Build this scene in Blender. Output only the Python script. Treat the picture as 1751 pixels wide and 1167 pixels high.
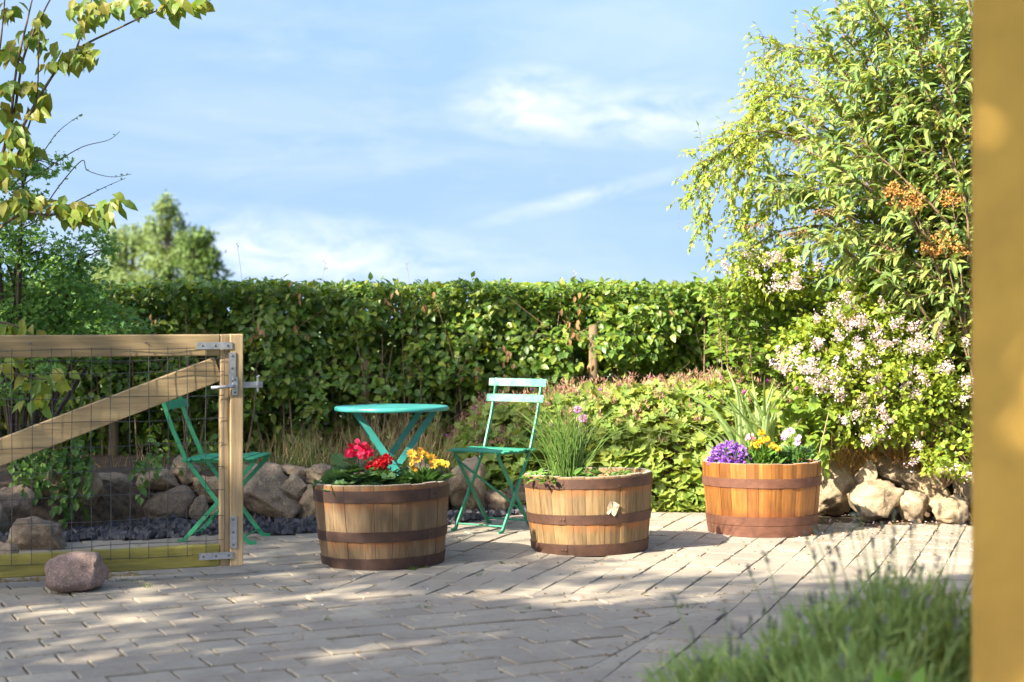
import bpy, bmesh, math, random
import numpy as np
from mathutils import Vector, Matrix, noise as mnoise

for o in list(bpy.data.objects): bpy.data.objects.remove(o)
SC = bpy.context.scene
C = SC.collection
R = math.radians
F, YH, H, CX = 2800.0, 535.0, 1.16, 875.5          # focal length in photo pixels, horizon row, eye height

# ------------------------------------------------------------------ camera
cam = bpy.data.cameras.new('camera'); camo = bpy.data.objects.new('camera', cam); C.objects.link(camo)
camo.location = (0, 0, H); camo.rotation_euler = (R(90), 0, 0)
cam.sensor_width = 36; cam.lens = 36 * F / 1751; cam.shift_y = -(583.5 - YH) / 1751
cam.clip_end = 2000; cam.clip_start = 0.05
cam.dof.use_dof = True; cam.dof.focus_distance = 8.2; cam.dof.aperture_fstop = 2.7
SC.camera = camo
SC.render.resolution_x, SC.render.resolution_y = 1024, 682

# ------------------------------------------------------------------ sky, sun, exposure
SUN_EL, SUN_DIR = R(34.4), Vector((-.64, -.52, .565)).normalized()
w = bpy.data.worlds.new('World'); SC.world = w; w.use_nodes = True
nt = w.node_tree; nt.nodes.clear()
def N(nt, t, **k):
    n = nt.nodes.new(t)
    for a, b in k.items(): setattr(n, a, b)
    return n
sky = N(nt, 'ShaderNodeTexSky', sky_type='NISHITA', sun_disc=False, sun_elevation=SUN_EL,
        sun_rotation=math.atan2(SUN_DIR.x, SUN_DIR.y), altitude=0, air_density=1.0, dust_density=6.0, ozone_density=6.0)
tc = N(nt, 'ShaderNodeTexCoord')
def math_n(nt, op, a, b=None, clamp=False):
    n = N(nt, 'ShaderNodeMath', operation=op, use_clamp=clamp)
    for i, v in enumerate((a, b)):
        if v is None: continue
        if isinstance(v, (int, float)): n.inputs[i].default_value = v
        else: nt.links.new(v, n.inputs[i])
    return n.outputs[0]
def noise_n(nt, vec, scale, detail=6, rough=.6, dist=0.0):
    n = N(nt, 'ShaderNodeTexNoise'); n.inputs['Scale'].default_value = scale; n.inputs['Detail'].default_value = detail
    n.inputs['Roughness'].default_value = rough; n.inputs['Distortion'].default_value = dist
    if vec is not None: nt.links.new(vec, n.inputs['Vector'])
    return n.outputs[0]
def map_n(nt, vec, scale=(1,1,1), rot=(0,0,0), loc=(0,0,0)):
    m = N(nt, 'ShaderNodeMapping'); m.inputs['Scale'].default_value = scale; m.inputs['Rotation'].default_value = rot
    m.inputs['Location'].default_value = loc; nt.links.new(vec, m.inputs['Vector']); return m.outputs[0]
def ramp_n(nt, fac, stops, interp='LINEAR'):
    r = N(nt, 'ShaderNodeValToRGB'); cr = r.color_ramp; cr.interpolation = interp
    while len(cr.elements) < len(stops): cr.elements.new(.5)
    for e, (p, c) in zip(cr.elements, stops):
        e.position = p; e.color = (*c, 1) if len(c) == 3 else c
    nt.links.new(fac, r.inputs[0]); return r.outputs[0]
G0, G1 = (0, 0, 0), (1, 1, 1)
gen = tc.outputs['Generated']
wisp = noise_n(nt, map_n(nt, gen, (3.2, 3.2, 15), (R(4), R(-7), 0), (1.3, .4, .2)), 1.6, 8, .58, .4)
wisp = ramp_n(nt, wisp, [(.40, G0), (.72, G1)])
puff = noise_n(nt, map_n(nt, gen, (9, 9, 26), (0, R(-3), 0), (5.1, 2.2, 0)), 1.2, 9, .6, .3)
puff = ramp_n(nt, puff, [(.55, G0), (.78, G1)])
def blob(dx, dz, rx, rz, rot=0):        # a soft patch of cloud in the direction (dx, 1, dz)
    d = N(nt, 'ShaderNodeVectorMath', operation='SUBTRACT'); nt.links.new(gen, d.inputs[0])
    v = Vector((dx, 1, dz)).normalized(); d.inputs[1].default_value = v
    rv = N(nt, 'ShaderNodeVectorRotate', rotation_type='Y_AXIS'); rv.inputs['Angle'].default_value = rot; nt.links.new(d.outputs[0], rv.inputs['Vector'])
    m = map_n(nt, rv.outputs[0], (1/rx, 1/rx, 1/rz))
    l = N(nt, 'ShaderNodeVectorMath', operation='LENGTH'); nt.links.new(m, l.inputs[0])
    return math_n(nt, 'SUBTRACT', 1.0, l.outputs['Value'], True)
pn = noise_n(nt, map_n(nt, gen, (1, 1, 2.2)), 26, 8, .62, .6)
pn2 = ramp_n(nt, pn, [(.30, G0), (.68, G1)])
b = blob((905-CX)/F, (YH-178)/F, .058, .026)
b = math_n(nt, 'MAXIMUM', b, math_n(nt, 'MULTIPLY', blob((1110-CX)/F, (YH-200)/F, .11, .022), .75))
b = math_n(nt, 'MAXIMUM', b, blob((1150-CX)/F, (YH-206)/F, .015, .006))
b = math_n(nt, 'MAXIMUM', b, math_n(nt, 'MULTIPLY', blob((1010-CX)/F, (YH-335)/F, .085, .007, R(14)), .55))
b = math_n(nt, 'MAXIMUM', b, math_n(nt, 'MULTIPLY', blob((480-CX)/F, (YH-430)/F, .17, .030, R(-4)), .85))
b = math_n(nt, 'MULTIPLY', ramp_n(nt, b, [(0, G0), (.75, G1)]), pn2)
low = N(nt, 'ShaderNodeSeparateXYZ'); nt.links.new(gen, low.inputs[0])
haze_f = ramp_n(nt, low.outputs['Z'], [(0, (.96,)*3), (.05, (.92,)*3), (.10, (.75,)*3), (.17, (.40,)*3), (.32, G0)])
fac = math_n(nt, 'ADD', math_n(nt, 'MULTIPLY', wisp, .20), math_n(nt, 'MULTIPLY', puff, .16))
fac = math_n(nt, 'ADD', fac, math_n(nt, 'MULTIPLY', b, .8))
hz = N(nt, 'ShaderNodeMixRGB'); nt.links.new(haze_f, hz.inputs[0]); nt.links.new(sky.outputs[0], hz.inputs[1]); hz.inputs[2].default_value = (1.42, 2.14, 3.2, 1)
mx = N(nt, 'ShaderNodeMixRGB'); nt.links.new(fac, mx.inputs[0]); nt.links.new(hz.outputs[0], mx.inputs[1])
mx.inputs[2].default_value = (3.5, 3.6, 3.7, 1)
bg = N(nt, 'ShaderNodeBackground'); bg.inputs[1].default_value = 0.113
nt.links.new(mx.outputs[0], bg.inputs[0])
wo = N(nt, 'ShaderNodeOutputWorld'); nt.links.new(bg.outputs[0], wo.inputs[0])
sl = bpy.data.lights.new('sun', 'SUN'); sl.energy = 5.0; sl.angle = R(.6); sl.color = (1.0, .90, .74)
so = bpy.data.objects.new('sun', sl); C.objects.link(so); so.location = SUN_DIR * 30
so.rotation_euler = (-SUN_DIR).to_track_quat('-Z', 'Y').to_euler()
vs = SC.view_settings; vs.view_transform = 'Standard'; vs.look = 'None'; vs.exposure = 1.70; vs.gamma = 1; vs.use_curve_mapping = False

# ------------------------------------------------------------------ helpers
rng = np.random.default_rng(7); random.seed(7)
def gd(py): return F * H / (py - YH)                        # distance of a ground point seen at row py
def P(px, py, d): return Vector(((px - CX) * d / F, d, H - (py - YH) * d / F))
def PX(px, d): return (px - CX) * d / F
def PZ(py, d): return H - (py - YH) * d / F
def put(o, parent=None):
    C.objects.link(o)
    if parent is not None: o.parent = parent
    return o
def tag(o, label, cat, group=None):
    o['label'] = label; o['category'] = cat
    if group: o['group'] = group
    return o
def thing(name, label, cat, loc=(0,0,0), rz=0, group=None):
    o = bpy.data.objects.new(name, None); o.empty_display_size = .1; put(o)
    o.location = loc; o.rotation_euler = (0, 0, rz); return tag(o, label, cat, group)
class MB:
    def __init__(s): s.v = []; s.f = []
    def add(s, v, f):
        n = len(s.v); s.v += [tuple(x) for x in v]; s.f += [tuple(i + n for i in q) for q in f]; return s
    def box(s, c, d, M=None):
        x, y, z = (q / 2 for q in d); c = Vector(c)
        v = [Vector((a*x, b*y, e*z)) for a in (-1, 1) for b in (-1, 1) for e in (-1, 1)]
        if M is not None: v = [M @ q for q in v]
        return s.add([c + q for q in v], [(0,1,3,2),(4,6,7,5),(0,4,5,1),(2,3,7,6),(0,2,6,4),(1,5,7,3)])
    def tube(s, pts, r0, r1=None, n=6, cap=True):
        pts = [Vector(p) for p in pts]; r1 = r0 if r1 is None else r1; m = len(pts); rings = []
        up = Vector((.31, .17, .93))
        for i, p in enumerate(pts):
            t = (pts[min(i+1, m-1)] - pts[max(i-1, 0)]).normalized()
            u = t.cross(up)
            if u.length < .05: u = t.cross(Vector((1, 0, 0)))
            u.normalize(); q = u.cross(t); r = r0 + (r1 - r0) * i / max(m-1, 1)
            rings.append([p + (u*math.cos(a) + q*math.sin(a)) * r for a in [2*math.pi*k/n for k in range(n)]])
        v = [x for g in rings for x in g]
        f = [(i*n+k, i*n+(k+1) % n, (i+1)*n+(k+1) % n, (i+1)*n+k) for i in range(m-1) for k in range(n)]
        if cap: f += [tuple(reversed(range(n))), tuple((m-1)*n+k for k in range(n))]
        return s.add(v, f)
    def strip(s, pts, w, t, side):      # flat bar along pts: w measured across, t along 'side'
        pts = [Vector(p) for p in pts]; side = Vector(side).normalized(); m = len(pts); v = []
        for i, p in enumerate(pts):
            d = (pts[min(i+1, m-1)] - pts[max(i-1, 0)]).normalized(); q = d.cross(side).normalized()
            v += [p + q*w/2 + side*t/2, p - q*w/2 + side*t/2, p - q*w/2 - side*t/2, p + q*w/2 - side*t/2]
        f = [(i*4+k, i*4+(k+1) % 4, i*4+4+(k+1) % 4, i*4+4+k) for i in range(m-1) for k in range(4)]
        return s.add(v, f + [(3,2,1,0), tuple((m-1)*4+k for k in range(4))])
    def lathe(s, prof, n=32, c=(0,0,0), closed=False):
        v = [(c[0]+r*math.cos(2*math.pi*k/n), c[1]+r*math.sin(2*math.pi*k/n), c[2]+z) for r, z in prof for k in range(n)]
        m = len(prof); f = [(i*n+k, i*n+(k+1) % n, ((i+1) % m)*n+(k+1) % n, ((i+1) % m)*n+k) for i in range(m if closed else m-1) for k in range(n)]
        return s.add(v, f)
    def disc(s, c, r, n=10, nrm=(0,0,1), th=.003):
        nrm = Vector(nrm).normalized(); c = Vector(c)
        return s.tube([c, c + nrm*th], r, r*.8, n)
    def mesh(s, name, smooth=False, bevel=0):
        me = bpy.data.meshes.new(name); me.from_pydata(s.v, [], s.f); me.validate()
        bm = bmesh.new(); bm.from_mesh(me)
        bmesh.ops.recalc_face_normals(bm, faces=bm.faces)
        if bevel: bmesh.ops.bevel(bm, geom=list(bm.edges), offset=bevel, segments=1, affect='EDGES', profile=.5, clamp_overlap=True)
        bm.to_mesh(me); bm.free()
        if smooth: me.shade_smooth()
        return me
    def build(s, name, m, parent=None, smooth=False, bevel=0):
        me = s.mesh(name, smooth, bevel); me.materials.append(m)
        return put(bpy.data.objects.new(name, me), parent)
def raw(name, V, faces, m, parent=None, smooth=False):
    me = bpy.data.meshes.new(name); me.from_pydata(V, [], faces); me.materials.append(m)
    if smooth: me.shade_smooth()
    return put(bpy.data.objects.new(name, me), parent)

# ------------------------------------------------------------------ materials
def new_mat(name):
    m = bpy.data.materials.new(name); m.use_nodes = True; t = m.node_tree; t.nodes.clear()
    o = N(t, 'ShaderNodeOutputMaterial'); p = N(t, 'ShaderNodeBsdfPrincipled'); t.links.new(p.outputs[0], o.inputs[0])
    return m, t, p, o
def rnd_n(t):                    # one random number per leaf / paver, joined or single
    g = N(t, 'ShaderNodeNewGeometry'); oi = N(t, 'ShaderNodeObjectInfo')
    return math_n(t, 'FRACT', math_n(t, 'ADD', g.outputs['Random Per Island'], oi.outputs['Random']))
def leaf_mat(name, cols, trans=.3, rough=.5, spec=.35):
    m, t, p, o = new_mat(name)
    k = len(cols); c = ramp_n(t, rnd_n(t), [(i/max(k-1, 1), q) for i, q in enumerate(cols)])
    t.links.new(c, p.inputs['Base Color']); p.inputs['Roughness'].default_value = rough; p.inputs['Specular IOR Level'].default_value = spec
    tr = N(t, 'ShaderNodeBsdfTranslucent'); hs = N(t, 'ShaderNodeMixRGB', blend_type='MULTIPLY'); hs.inputs[0].default_value = 1
    t.links.new(c, hs.inputs[1]); hs.inputs[2].default_value = (1.7, 1.5, .7, 1); t.links.new(hs.outputs[0], tr.inputs[0])
    ms = N(t, 'ShaderNodeMixShader'); ms.inputs[0].default_value = trans
    t.links.new(p.outputs[0], ms.inputs[1]); t.links.new(tr.outputs[0], ms.inputs[2]); t.links.new(ms.outputs[0], o.inputs[0])
    return m
def plain(name, col, rough=.6, metal=0, var=.15, scale=30, bump=.15, obj=True, col2=None, spec=.4, lo=.35, hi=.65, stretch=(1,1,1)):
    m, t, p, o = new_mat(name); tcn = N(t, 'ShaderNodeTexCoord'); v = map_n(t, tcn.outputs['Object'], stretch)
    f = noise_n(t, v, scale, 7, .6)
    a = col2 or tuple(c*(1-var) for c in col); b2 = tuple(min(1, c*(1+var)) for c in col) if not col2 else col
    t.links.new(ramp_n(t, f, [(lo, a), (hi, b2)]), p.inputs['Base Color'])
    p.inputs['Roughness'].default_value = rough; p.inputs['Metallic'].default_value = metal; p.inputs['Specular IOR Level'].default_value = spec
    if bump:
        bn = N(t, 'ShaderNodeBump'); bn.inputs['Strength'].default_value = bump; bn.inputs['Distance'].default_value = .01
        t.links.new(noise_n(t, v, scale*2.3, 6, .65), bn.inputs['Height']); t.links.new(bn.outputs[0], p.inputs['Normal'])
    return m
def mixc(t, fac, a, b2, mode='MIX'):
    n = N(t, 'ShaderNodeMixRGB', blend_type=mode)
    for i, q in enumerate((fac, a, b2)):
        if isinstance(q, (int, float)): n.inputs[i].default_value = q
        elif isinstance(q, tuple): n.inputs[i].default_value = (*q, 1)
        else: t.links.new(q, n.inputs[i])
    return n.outputs[0]
M = {}
def wood_mat(name, base, dark, grain=(1,1,.06), scale=60, rough=.75, bump=.35, stain=None, stain_z=(), pos=None, rand=.5):
    m, t, p, o = new_mat(name); tcn = N(t, 'ShaderNodeTexCoord'); ob = tcn.outputs['Object']
    oi = N(t, 'ShaderNodeObjectInfo'); off = N(t, 'ShaderNodeCombineXYZ'); t.links.new(math_n(t, 'MULTIPLY', oi.outputs['Random'], 40), off.inputs[2])
    av = N(t, 'ShaderNodeVectorMath', operation='ADD'); t.links.new(ob, av.inputs[0]); t.links.new(off.outputs[0], av.inputs[1])
    v = map_n(t, av.outputs[0], grain)
    g = noise_n(t, v, scale, 8, .65, .5); big = noise_n(t, map_n(t, av.outputs[0], tuple(.5*x+.2 for x in grain)), 9, 4, .6)
    c = ramp_n(t, g, [(.3, dark), (.62, base)])
    c = mixc(t, ramp_n(t, big, [(.35, G0), (.7, (.55,)*3)]), c, tuple(x*.6 for x in dark))
    tint = ramp_n(t, oi.outputs['Random'], [(0, (1-rand*.6,)*3), (1, (1+rand*.25,)*3)])
    c = mixc(t, 1.0, c, tint, 'MULTIPLY')
    if stain:
        sx = N(t, 'ShaderNodeSeparateXYZ'); t.links.new(ob, sx.inputs[0])
        tot = None; nz = noise_n(t, map_n(t, ob, (1, 1, .35)), 22, 5, .6)
        for z0, up, dn in stain_z:
            dz = math_n(t, 'SUBTRACT', sx.outputs['Z'], z0)
            s = ramp_n(t, math_n(t, 'ADD', math_n(t, 'MULTIPLY', dz, 1.0), .5), [(.5-dn, G0), (.5-.004, G1), (.5+.004, G1), (.5+up, G0)])
            tot = s if tot is None else math_n(t, 'MAXIMUM', tot, s)
        s = math_n(t, 'MULTIPLY', tot, ramp_n(t, nz, [(.32, (.1,)*3), (.62, G1)]))
        c = mixc(t, s, c, stain)
    t.links.new(c, p.inputs['Base Color']); p.inputs['Roughness'].default_value = rough
    bn = N(t, 'ShaderNodeBump'); bn.inputs['Strength'].default_value = bump; bn.inputs['Distance'].default_value = .004
    t.links.new(g, bn.inputs['Height']); t.links.new(bn.outputs[0], p.inputs['Normal'])
    return m
RUST = (.20, .075, .02)
M['oak1'] = wood_mat('weathered_oak', (.25, .165, .08), (.10, .062, .03), rand=.35, stain=RUST, stain_z=((.30,.01,.05),(.124,.01,.04),(.356,.03,.01)))
M['oak2'] = wood_mat('pale_oak', (.31, .20, .085), (.125, .075, .03), rand=.35, stain=(.30, .10, .02), stain_z=((.319,.01,.045),(.15,.01,.05)))
M['oak3'] = wood_mat('orange_oak', (.45, .185, .036), (.21, .075, .016), rough=.45, bump=.15, stain=(.20, .06, .015), stain_z=((.255,.01,.02),(.104,.04,.005)), rand=.7)
M['oak_end'] = plain('grey_end_grain', (.42, .39, .34), .85, scale=90, var=.3)
def rust_mat(name, a, b2, c3):
    m, t, p, o = new_mat(name); tcn = N(t, 'ShaderNodeTexCoord'); ob = tcn.outputs['Object']
    f = noise_n(t, ob, 14, 8, .65); f2 = noise_n(t, ob, 160, 4, .6)
    c = ramp_n(t, f, [(.3, a), (.55, b2), (.78, c3)]); c = mixc(t, ramp_n(t, f2, [(.45, G0), (.75, (.5,)*3)]), c, c3)
    t.links.new(c, p.inputs['Base Color']); p.inputs['Roughness'].default_value = .62; p.inputs['Metallic'].default_value = .15
    bn = N(t, 'ShaderNodeBump'); bn.inputs['Strength'].default_value = .5; bn.inputs['Distance'].default_value = .003
    t.links.new(f2, bn.inputs['Height']); t.links.new(bn.outputs[0], p.inputs['Normal']); return m
M['hoop1'] = rust_mat('dark_rust', (.028, .016, .012), (.055, .027, .018), (.10, .05, .03))
M['hoop2'] = rust_mat('brown_rust', (.045, .022, .014), (.085, .038, .022), (.13, .065, .04))
M['hoop3'] = rust_mat('red_rust', (.085, .032, .018), (.15, .06, .034), (.22, .11, .065))
def paint_mat(name, col, rough):
    m, t, p, o = new_mat(name); tcn = N(t, 'ShaderNodeTexCoord'); ob = tcn.outputs['Object']
    c = ramp_n(t, noise_n(t, ob, 8, 6, .6), [(.3, tuple(x*.78 for x in col)), (.7, tuple(min(1, x*1.15 + .008) for x in col))])
    c = mixc(t, ramp_n(t, noise_n(t, ob, 70, 5, .7), [(.66, G0), (.72, (.8,)*3)]), c, (.16, .075, .035))
    c = mixc(t, ramp_n(t, noise_n(t, ob, 25, 5, .6), [(.55, G0), (.8, (.35,)*3)]), c, (.30, .30, .24))
    t.links.new(c, p.inputs['Base Color']); t.links.new(ramp_n(t, noise_n(t, ob, 30, 4, .6), [(.3, (rough-.1,)*3), (.7, (rough+.15,)*3)]), p.inputs['Roughness'])
    bn = N(t, 'ShaderNodeBump'); bn.inputs['Strength'].default_value = .15; bn.inputs['Distance'].default_value = .003
    t.links.new(noise_n(t, ob, 55, 5, .6), bn.inputs['Height']); t.links.new(bn.outputs[0], p.inputs['Normal']); return m
M['green'] = paint_mat('mint_green_paint', (0.026, 0.26, 0.145), 0.5)
M['green_dark'] = paint_mat('emerald_paint', (0.018, 0.27, 0.115), 0.45)
M['teal'] = paint_mat('teal_table_paint', (0.035, 0.28, 0.24), 0.38)
M['zinc'] = plain('galvanised_steel', (.42, .43, .46), .42, .75, scale=45, var=.2, bump=.05)
M['wire'] = plain('fence_wire', (.06, .065, .065), .5, .6, scale=40, var=.3, bump=0)
M['screw'] = plain('screw_steel', (.16, .16, .17), .4, .8, bump=0)
M['gate'] = wood_mat('weathered_pine', (.44, .32, .16), (.23, .155, .075), grain=(.05, 1, 1), scale=55, rand=.35)
M['gate_v'] = wood_mat('weathered_pine_upright', (.45, .33, .18), (.24, .165, .085), grain=(1, 1, .05), scale=55, rand=.35)
M['gate_algae'] = wood_mat('algae_green_pine', (.36, .31, .06), (.16, .14, .03), grain=(.07, 1, 1), scale=40, rand=.2)
M['soil'] = plain('dark_soil', (.05, .034, .022), .95, scale=60, var=.5, bump=.8)
M['bed'] = plain('planting_soil', (.085, .055, .032), .95, scale=25, var=.55, bump=.9)
M['grass_ground'] = plain('field_grass', (.09, .14, .03), .9, scale=6, var=.4, bump=.3)
M['sand'] = plain('joint_sand', (.115, .078, .045), .95, scale=38, var=.5, bump=.5, col2=(.045, .038, .022))
M['ochre'] = plain('ochre_render', (.39, .225, .045), .85, scale=3, var=.18, bump=.25)
M['slate'] = leaf_mat('slate_chips', [(.035, .035, .042), (.06, .06, .07), (.10, .095, .10), (.05, .045, .05)], 0, .7)
M['cut'] = plain('post_wood', (.17, .12, .065), .85, scale=40, var=.35, stretch=(1,1,.1))
M['bark'] = plain('bark', (.10, .075, .05), .9, scale=50, var=.4, bump=.6)
M['twig'] = plain('twig_bark', (.19, .13, .075), .85, scale=60, var=.35, bump=.3)
M['twig_dark'] = plain('dark_twig', (.085, .06, .045), .85, scale=60, var=.35, bump=.3)
M['tile'] = plain('roof_tile', (.30, .10, .05), .8, scale=20)
def paver_mat():
    m, t, p, o = new_mat('concrete_paver'); g = N(t, 'ShaderNodeNewGeometry'); pos = g.outputs['Position']
    c = ramp_n(t, rnd_n(t), [(0, (.29, .248, .182)), (.35, (.35, .302, .222)), (.7, (.32, .282, .213)), (1, (.42, .36, .26))])
    c = mixc(t, ramp_n(t, noise_n(t, pos, 3.2, 6, .6), [(.38, G0), (.68, (.6,)*3)]), c, (.19, .15, .11))
    sp = noise_n(t, pos, 260, 3, .7); c = mixc(t, ramp_n(t, sp, [(.42, G0), (.8, (.55,)*3)]), c, (.46, .43, .40))
    c = mixc(t, ramp_n(t, noise_n(t, pos, 32, 5, .65), [(.5, G0), (.8, (.5,)*3)]), c, (.17, .14, .115))
    t.links.new(c, p.inputs['Base Color']); p.inputs['Roughness'].default_value = .82; p.inputs['Specular IOR Level'].default_value = .3
    bn = N(t, 'ShaderNodeBump'); bn.inputs['Strength'].default_value = .35; bn.inputs['Distance'].default_value = .004
    t.links.new(noise_n(t, pos, 120, 6, .7), bn.inputs['Height']); t.links.new(bn.outputs[0], p.inputs['Normal']); return m
M['paver'] = paver_mat()
def rock_mat(name, a, b2, c3, lichen=(.42, .38, .22)):
    m, t, p, o = new_mat(name); tcn = N(t, 'ShaderNodeTexCoord'); oi = N(t, 'ShaderNodeObjectInfo')
    av = N(t, 'ShaderNodeVectorMath', operation='ADD'); t.links.new(tcn.outputs['Object'], av.inputs[0])
    cx = N(t, 'ShaderNodeCombineXYZ'); t.links.new(math_n(t, 'MULTIPLY', oi.outputs['Random'], 30), cx.inputs[0]); t.links.new(cx.outputs[0], av.inputs[1])
    v = av.outputs[0]
    c = ramp_n(t, noise_n(t, v, 9, 8, .68), [(.3, a), (.52, b2), (.72, c3)])
    c = mixc(t, ramp_n(t, noise_n(t, v, 130, 3, .7), [(.5, G0), (.78, (.65,)*3)]), c, tuple(min(1, x*1.6) for x in c3))
    c = mixc(t, ramp_n(t, noise_n(t, v, 22, 5, .6), [(.56, G0), (.7, (.55,)*3)]), c, lichen)
    c = mixc(t, 1.0, c, ramp_n(t, oi.outputs['Random'], [(0, (.72, .68, .66)), (.5, (1, 1, 1)), (1, (1.15, 1.05, .9))]), 'MULTIPLY')
    t.links.new(c, p.inputs['Base Color']); p.inputs['Roughness'].default_value = .85
    bn = N(t, 'ShaderNodeBump'); bn.inputs['Strength'].default_value = .8; bn.inputs['Distance'].default_value = .012
    t.links.new(noise_n(t, v, 38, 9, .72), bn.inputs['Height']); t.links.new(bn.outputs[0], p.inputs['Normal']); return m
M['rock'] = rock_mat('field_stone', (.095, .070, .048), (.235, .175, .118), (.39, .305, .21))
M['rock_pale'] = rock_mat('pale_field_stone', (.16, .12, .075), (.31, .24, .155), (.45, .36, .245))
M['rock_pink'] = rock_mat('pink_granite', (.085, .06, .05), (.24, .16, .13), (.42, .31, .26), (.15, .125, .075))
# foliage
M['hedge'] = leaf_mat('hornbeam_leaf', [(0.074,0.153,0.026),(0.113,0.213,0.032),(0.146,0.254,0.037),(0.244,0.313,0.041),(0.098,0.186,0.041),(0.310,0.339,0.047)], .36, .40, .5)
M['dead'] = leaf_mat('dead_leaf', [(.30,.15,.06),(.40,.24,.11),(.22,.11,.05)], .2, .8)
M['haw'] = leaf_mat('hawthorn_leaf', [(0.107,0.229,0.062),(0.160,0.315,0.064),(0.226,0.363,0.077),(0.133,0.290,0.087)], .30, .5)
M['dog'] = leaf_mat('dogwood_leaf', [(0.097,0.179,0.031),(0.152,0.234,0.037),(0.207,0.248,0.037),(0.234,0.207,0.037),(0.123,0.207,0.043)], .42, .45)
M['rose'] = leaf_mat('rambler_leaf', [(0.186,0.284,0.039),(0.269,0.360,0.043),(0.351,0.378,0.052),(0.145,0.245,0.043)], .35, .5)
M['budd'] = leaf_mat('butterfly_bush_leaf', [(0.139,0.229,0.068),(0.196,0.297,0.089),(0.254,0.326,0.099),(0.301,0.317,0.079)], .32, .65, .2)
M['lilac'] = leaf_mat('small_lilac_leaf', [(0.153,0.245,0.026),(0.225,0.315,0.033),(0.307,0.350,0.038),(0.122,0.201,0.030)], .35, .5)
M['vine'] = leaf_mat('climber_leaf', [(0.131,0.222,0.029),(0.173,0.273,0.036),(0.238,0.316,0.046)], .35, .5)
M['cran'] = leaf_mat('cranesbill_leaf', [(0.159,0.253,0.048),(0.217,0.311,0.058),(0.268,0.347,0.068),(0.305,0.340,0.064),(0.174,0.271,0.064)], .33, .55)
M['creeper'] = leaf_mat('creeper_leaf', [(.060,.140,.022),(.080,.170,.028),(.110,.190,.035)], .3, .5)
M['cran_fl'] = leaf_mat('cranesbill_seedhead', [(.42,.22,.18),(.50,.29,.22),(.34,.15,.12),(.46,.36,.20)], .15, .7)
M['pink'] = leaf_mat('magenta_petal', [(.45,.08,.40),(.35,.05,.42)], .2, .6)
M['lilac_fl'] = leaf_mat('pale_lilac_flower', [(.70,.58,.68),(.78,.68,.76),(.62,.48,.57),(.52,.38,.36),(.80,.74,.79)], .3, .6)
M['brown_fl'] = leaf_mat('brown_panicle', [(.30,.17,.09),(.38,.24,.13),(.24,.13,.08)], .15, .8)
M['orange_fl'] = leaf_mat('orange_flower', [(.48,.22,.05),(.52,.30,.09),(.38,.15,.05)], .2, .7)
M['straw'] = leaf_mat('straw', [(.42,.31,.14),(.34,.24,.11),(.50,.39,.20),(.28,.19,.09)], .2, .7)
M['straw_warm'] = leaf_mat('amber_straw', [(.42,.25,.07),(.34,.18,.05),(.50,.33,.11),(.25,.14,.05)], .2, .7)
M['blade'] = leaf_mat('grass_blade', [(.08,.15,.03),(.12,.20,.04),(.16,.22,.06)], .3, .5)
M['chive'] = leaf_mat('chive_leaf', [(.09,.19,.035),(.13,.24,.045),(.17,.27,.06),(.22,.28,.07)], .25, .45)
M['iris'] = leaf_mat('sword_leaf', [(.17,.27,.07),(.23,.33,.10),(.28,.36,.15)], .3, .5)
M['lav'] = leaf_mat('lavender_leaf', [(0.172,0.264,0.099),(0.218,0.330,0.118),(0.277,0.384,0.129),(0.347,0.417,0.138)], .3, .6)
M['lav_bud'] = leaf_mat('lavender_bud', [(.18,.18,.18),(.22,.20,.26),(.16,.21,.12)], .1, .7)
M['pel'] = leaf_mat('pelargonium_leaf', [(0.054,0.126,0.043),(0.078,0.162,0.059),(0.102,0.198,0.049),(0.060,0.138,0.054)], .25, .6)
M['red'] = leaf_mat('scarlet_petal', [(.55,.008,.012),(.62,.015,.02),(.48,.005,.01)], .2, .55)
M['crimson'] = leaf_mat('crimson_pink_petal', [(.68,.008,.065),(.74,.015,.09),(.60,.006,.05)], .2, .55)
M['yellow'] = leaf_mat('yellow_petal', [(.80,.52,.02),(.85,.60,.05),(.78,.45,.02)], .25, .5)
M['gaz'] = leaf_mat('striped_yellow_petal', [(.75,.42,.02),(.38,.12,.02),(.80,.50,.03),(.50,.20,.02)], .2, .5)
M['gaz_c'] = plain('dark_flower_eye', (.10, .045, .01), .8, bump=0)
M['gazleaf'] = leaf_mat('gazania_leaf', [(.045,.115,.025),(.065,.150,.030),(.085,.175,.035)], .2, .45)
M['violet'] = leaf_mat('violet_petal', [(.25,.08,.55),(.33,.13,.62),(.20,.06,.48),(.42,.22,.68)], .25, .5)
M['rosy'] = leaf_mat('rose_pink_petal', [(.75,.30,.42),(.82,.45,.55),(.70,.22,.36)], .25, .5)
M['mauve'] = leaf_mat('mauve_petal', [(.62,.36,.66),(.70,.48,.74),(.55,.30,.60)], .25, .5)
M['bright'] = leaf_mat('fresh_leaf', [(0.103,0.218,0.031),(0.138,0.253,0.036),(0.081,0.184,0.031)], .3, .5)
M['far1'] = leaf_mat('pale_birch_leaf', [(0.129,0.199,0.062),(0.169,0.234,0.075),(0.199,0.257,0.096)], .3, .6)
M['far2'] = leaf_mat('dark_tree_leaf', [(0.072,0.130,0.035),(0.104,0.169,0.041),(0.130,0.195,0.047)], .25, .6)
M['shade'] = leaf_mat('ash_leaf', [(.045,.10,.022),(.065,.13,.028)], .25, .5)
M['petal'] = leaf_mat('fallen_petal', [(.80,.70,.70),(.75,.55,.58),(.45,.28,.12),(.35,.18,.08),(.85,.80,.76)], .2, .6)
M['debris'] = leaf_mat('joint_debris', [(.20,.09,.03),(.30,.17,.07),(.11,.10,.03),(.14,.16,.04),(.36,.24,.12)], .1, .8)
M['paper'] = plain('torn_paper', (.62, .50, .32), .9, scale=60, var=.35, bump=.3)

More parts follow.
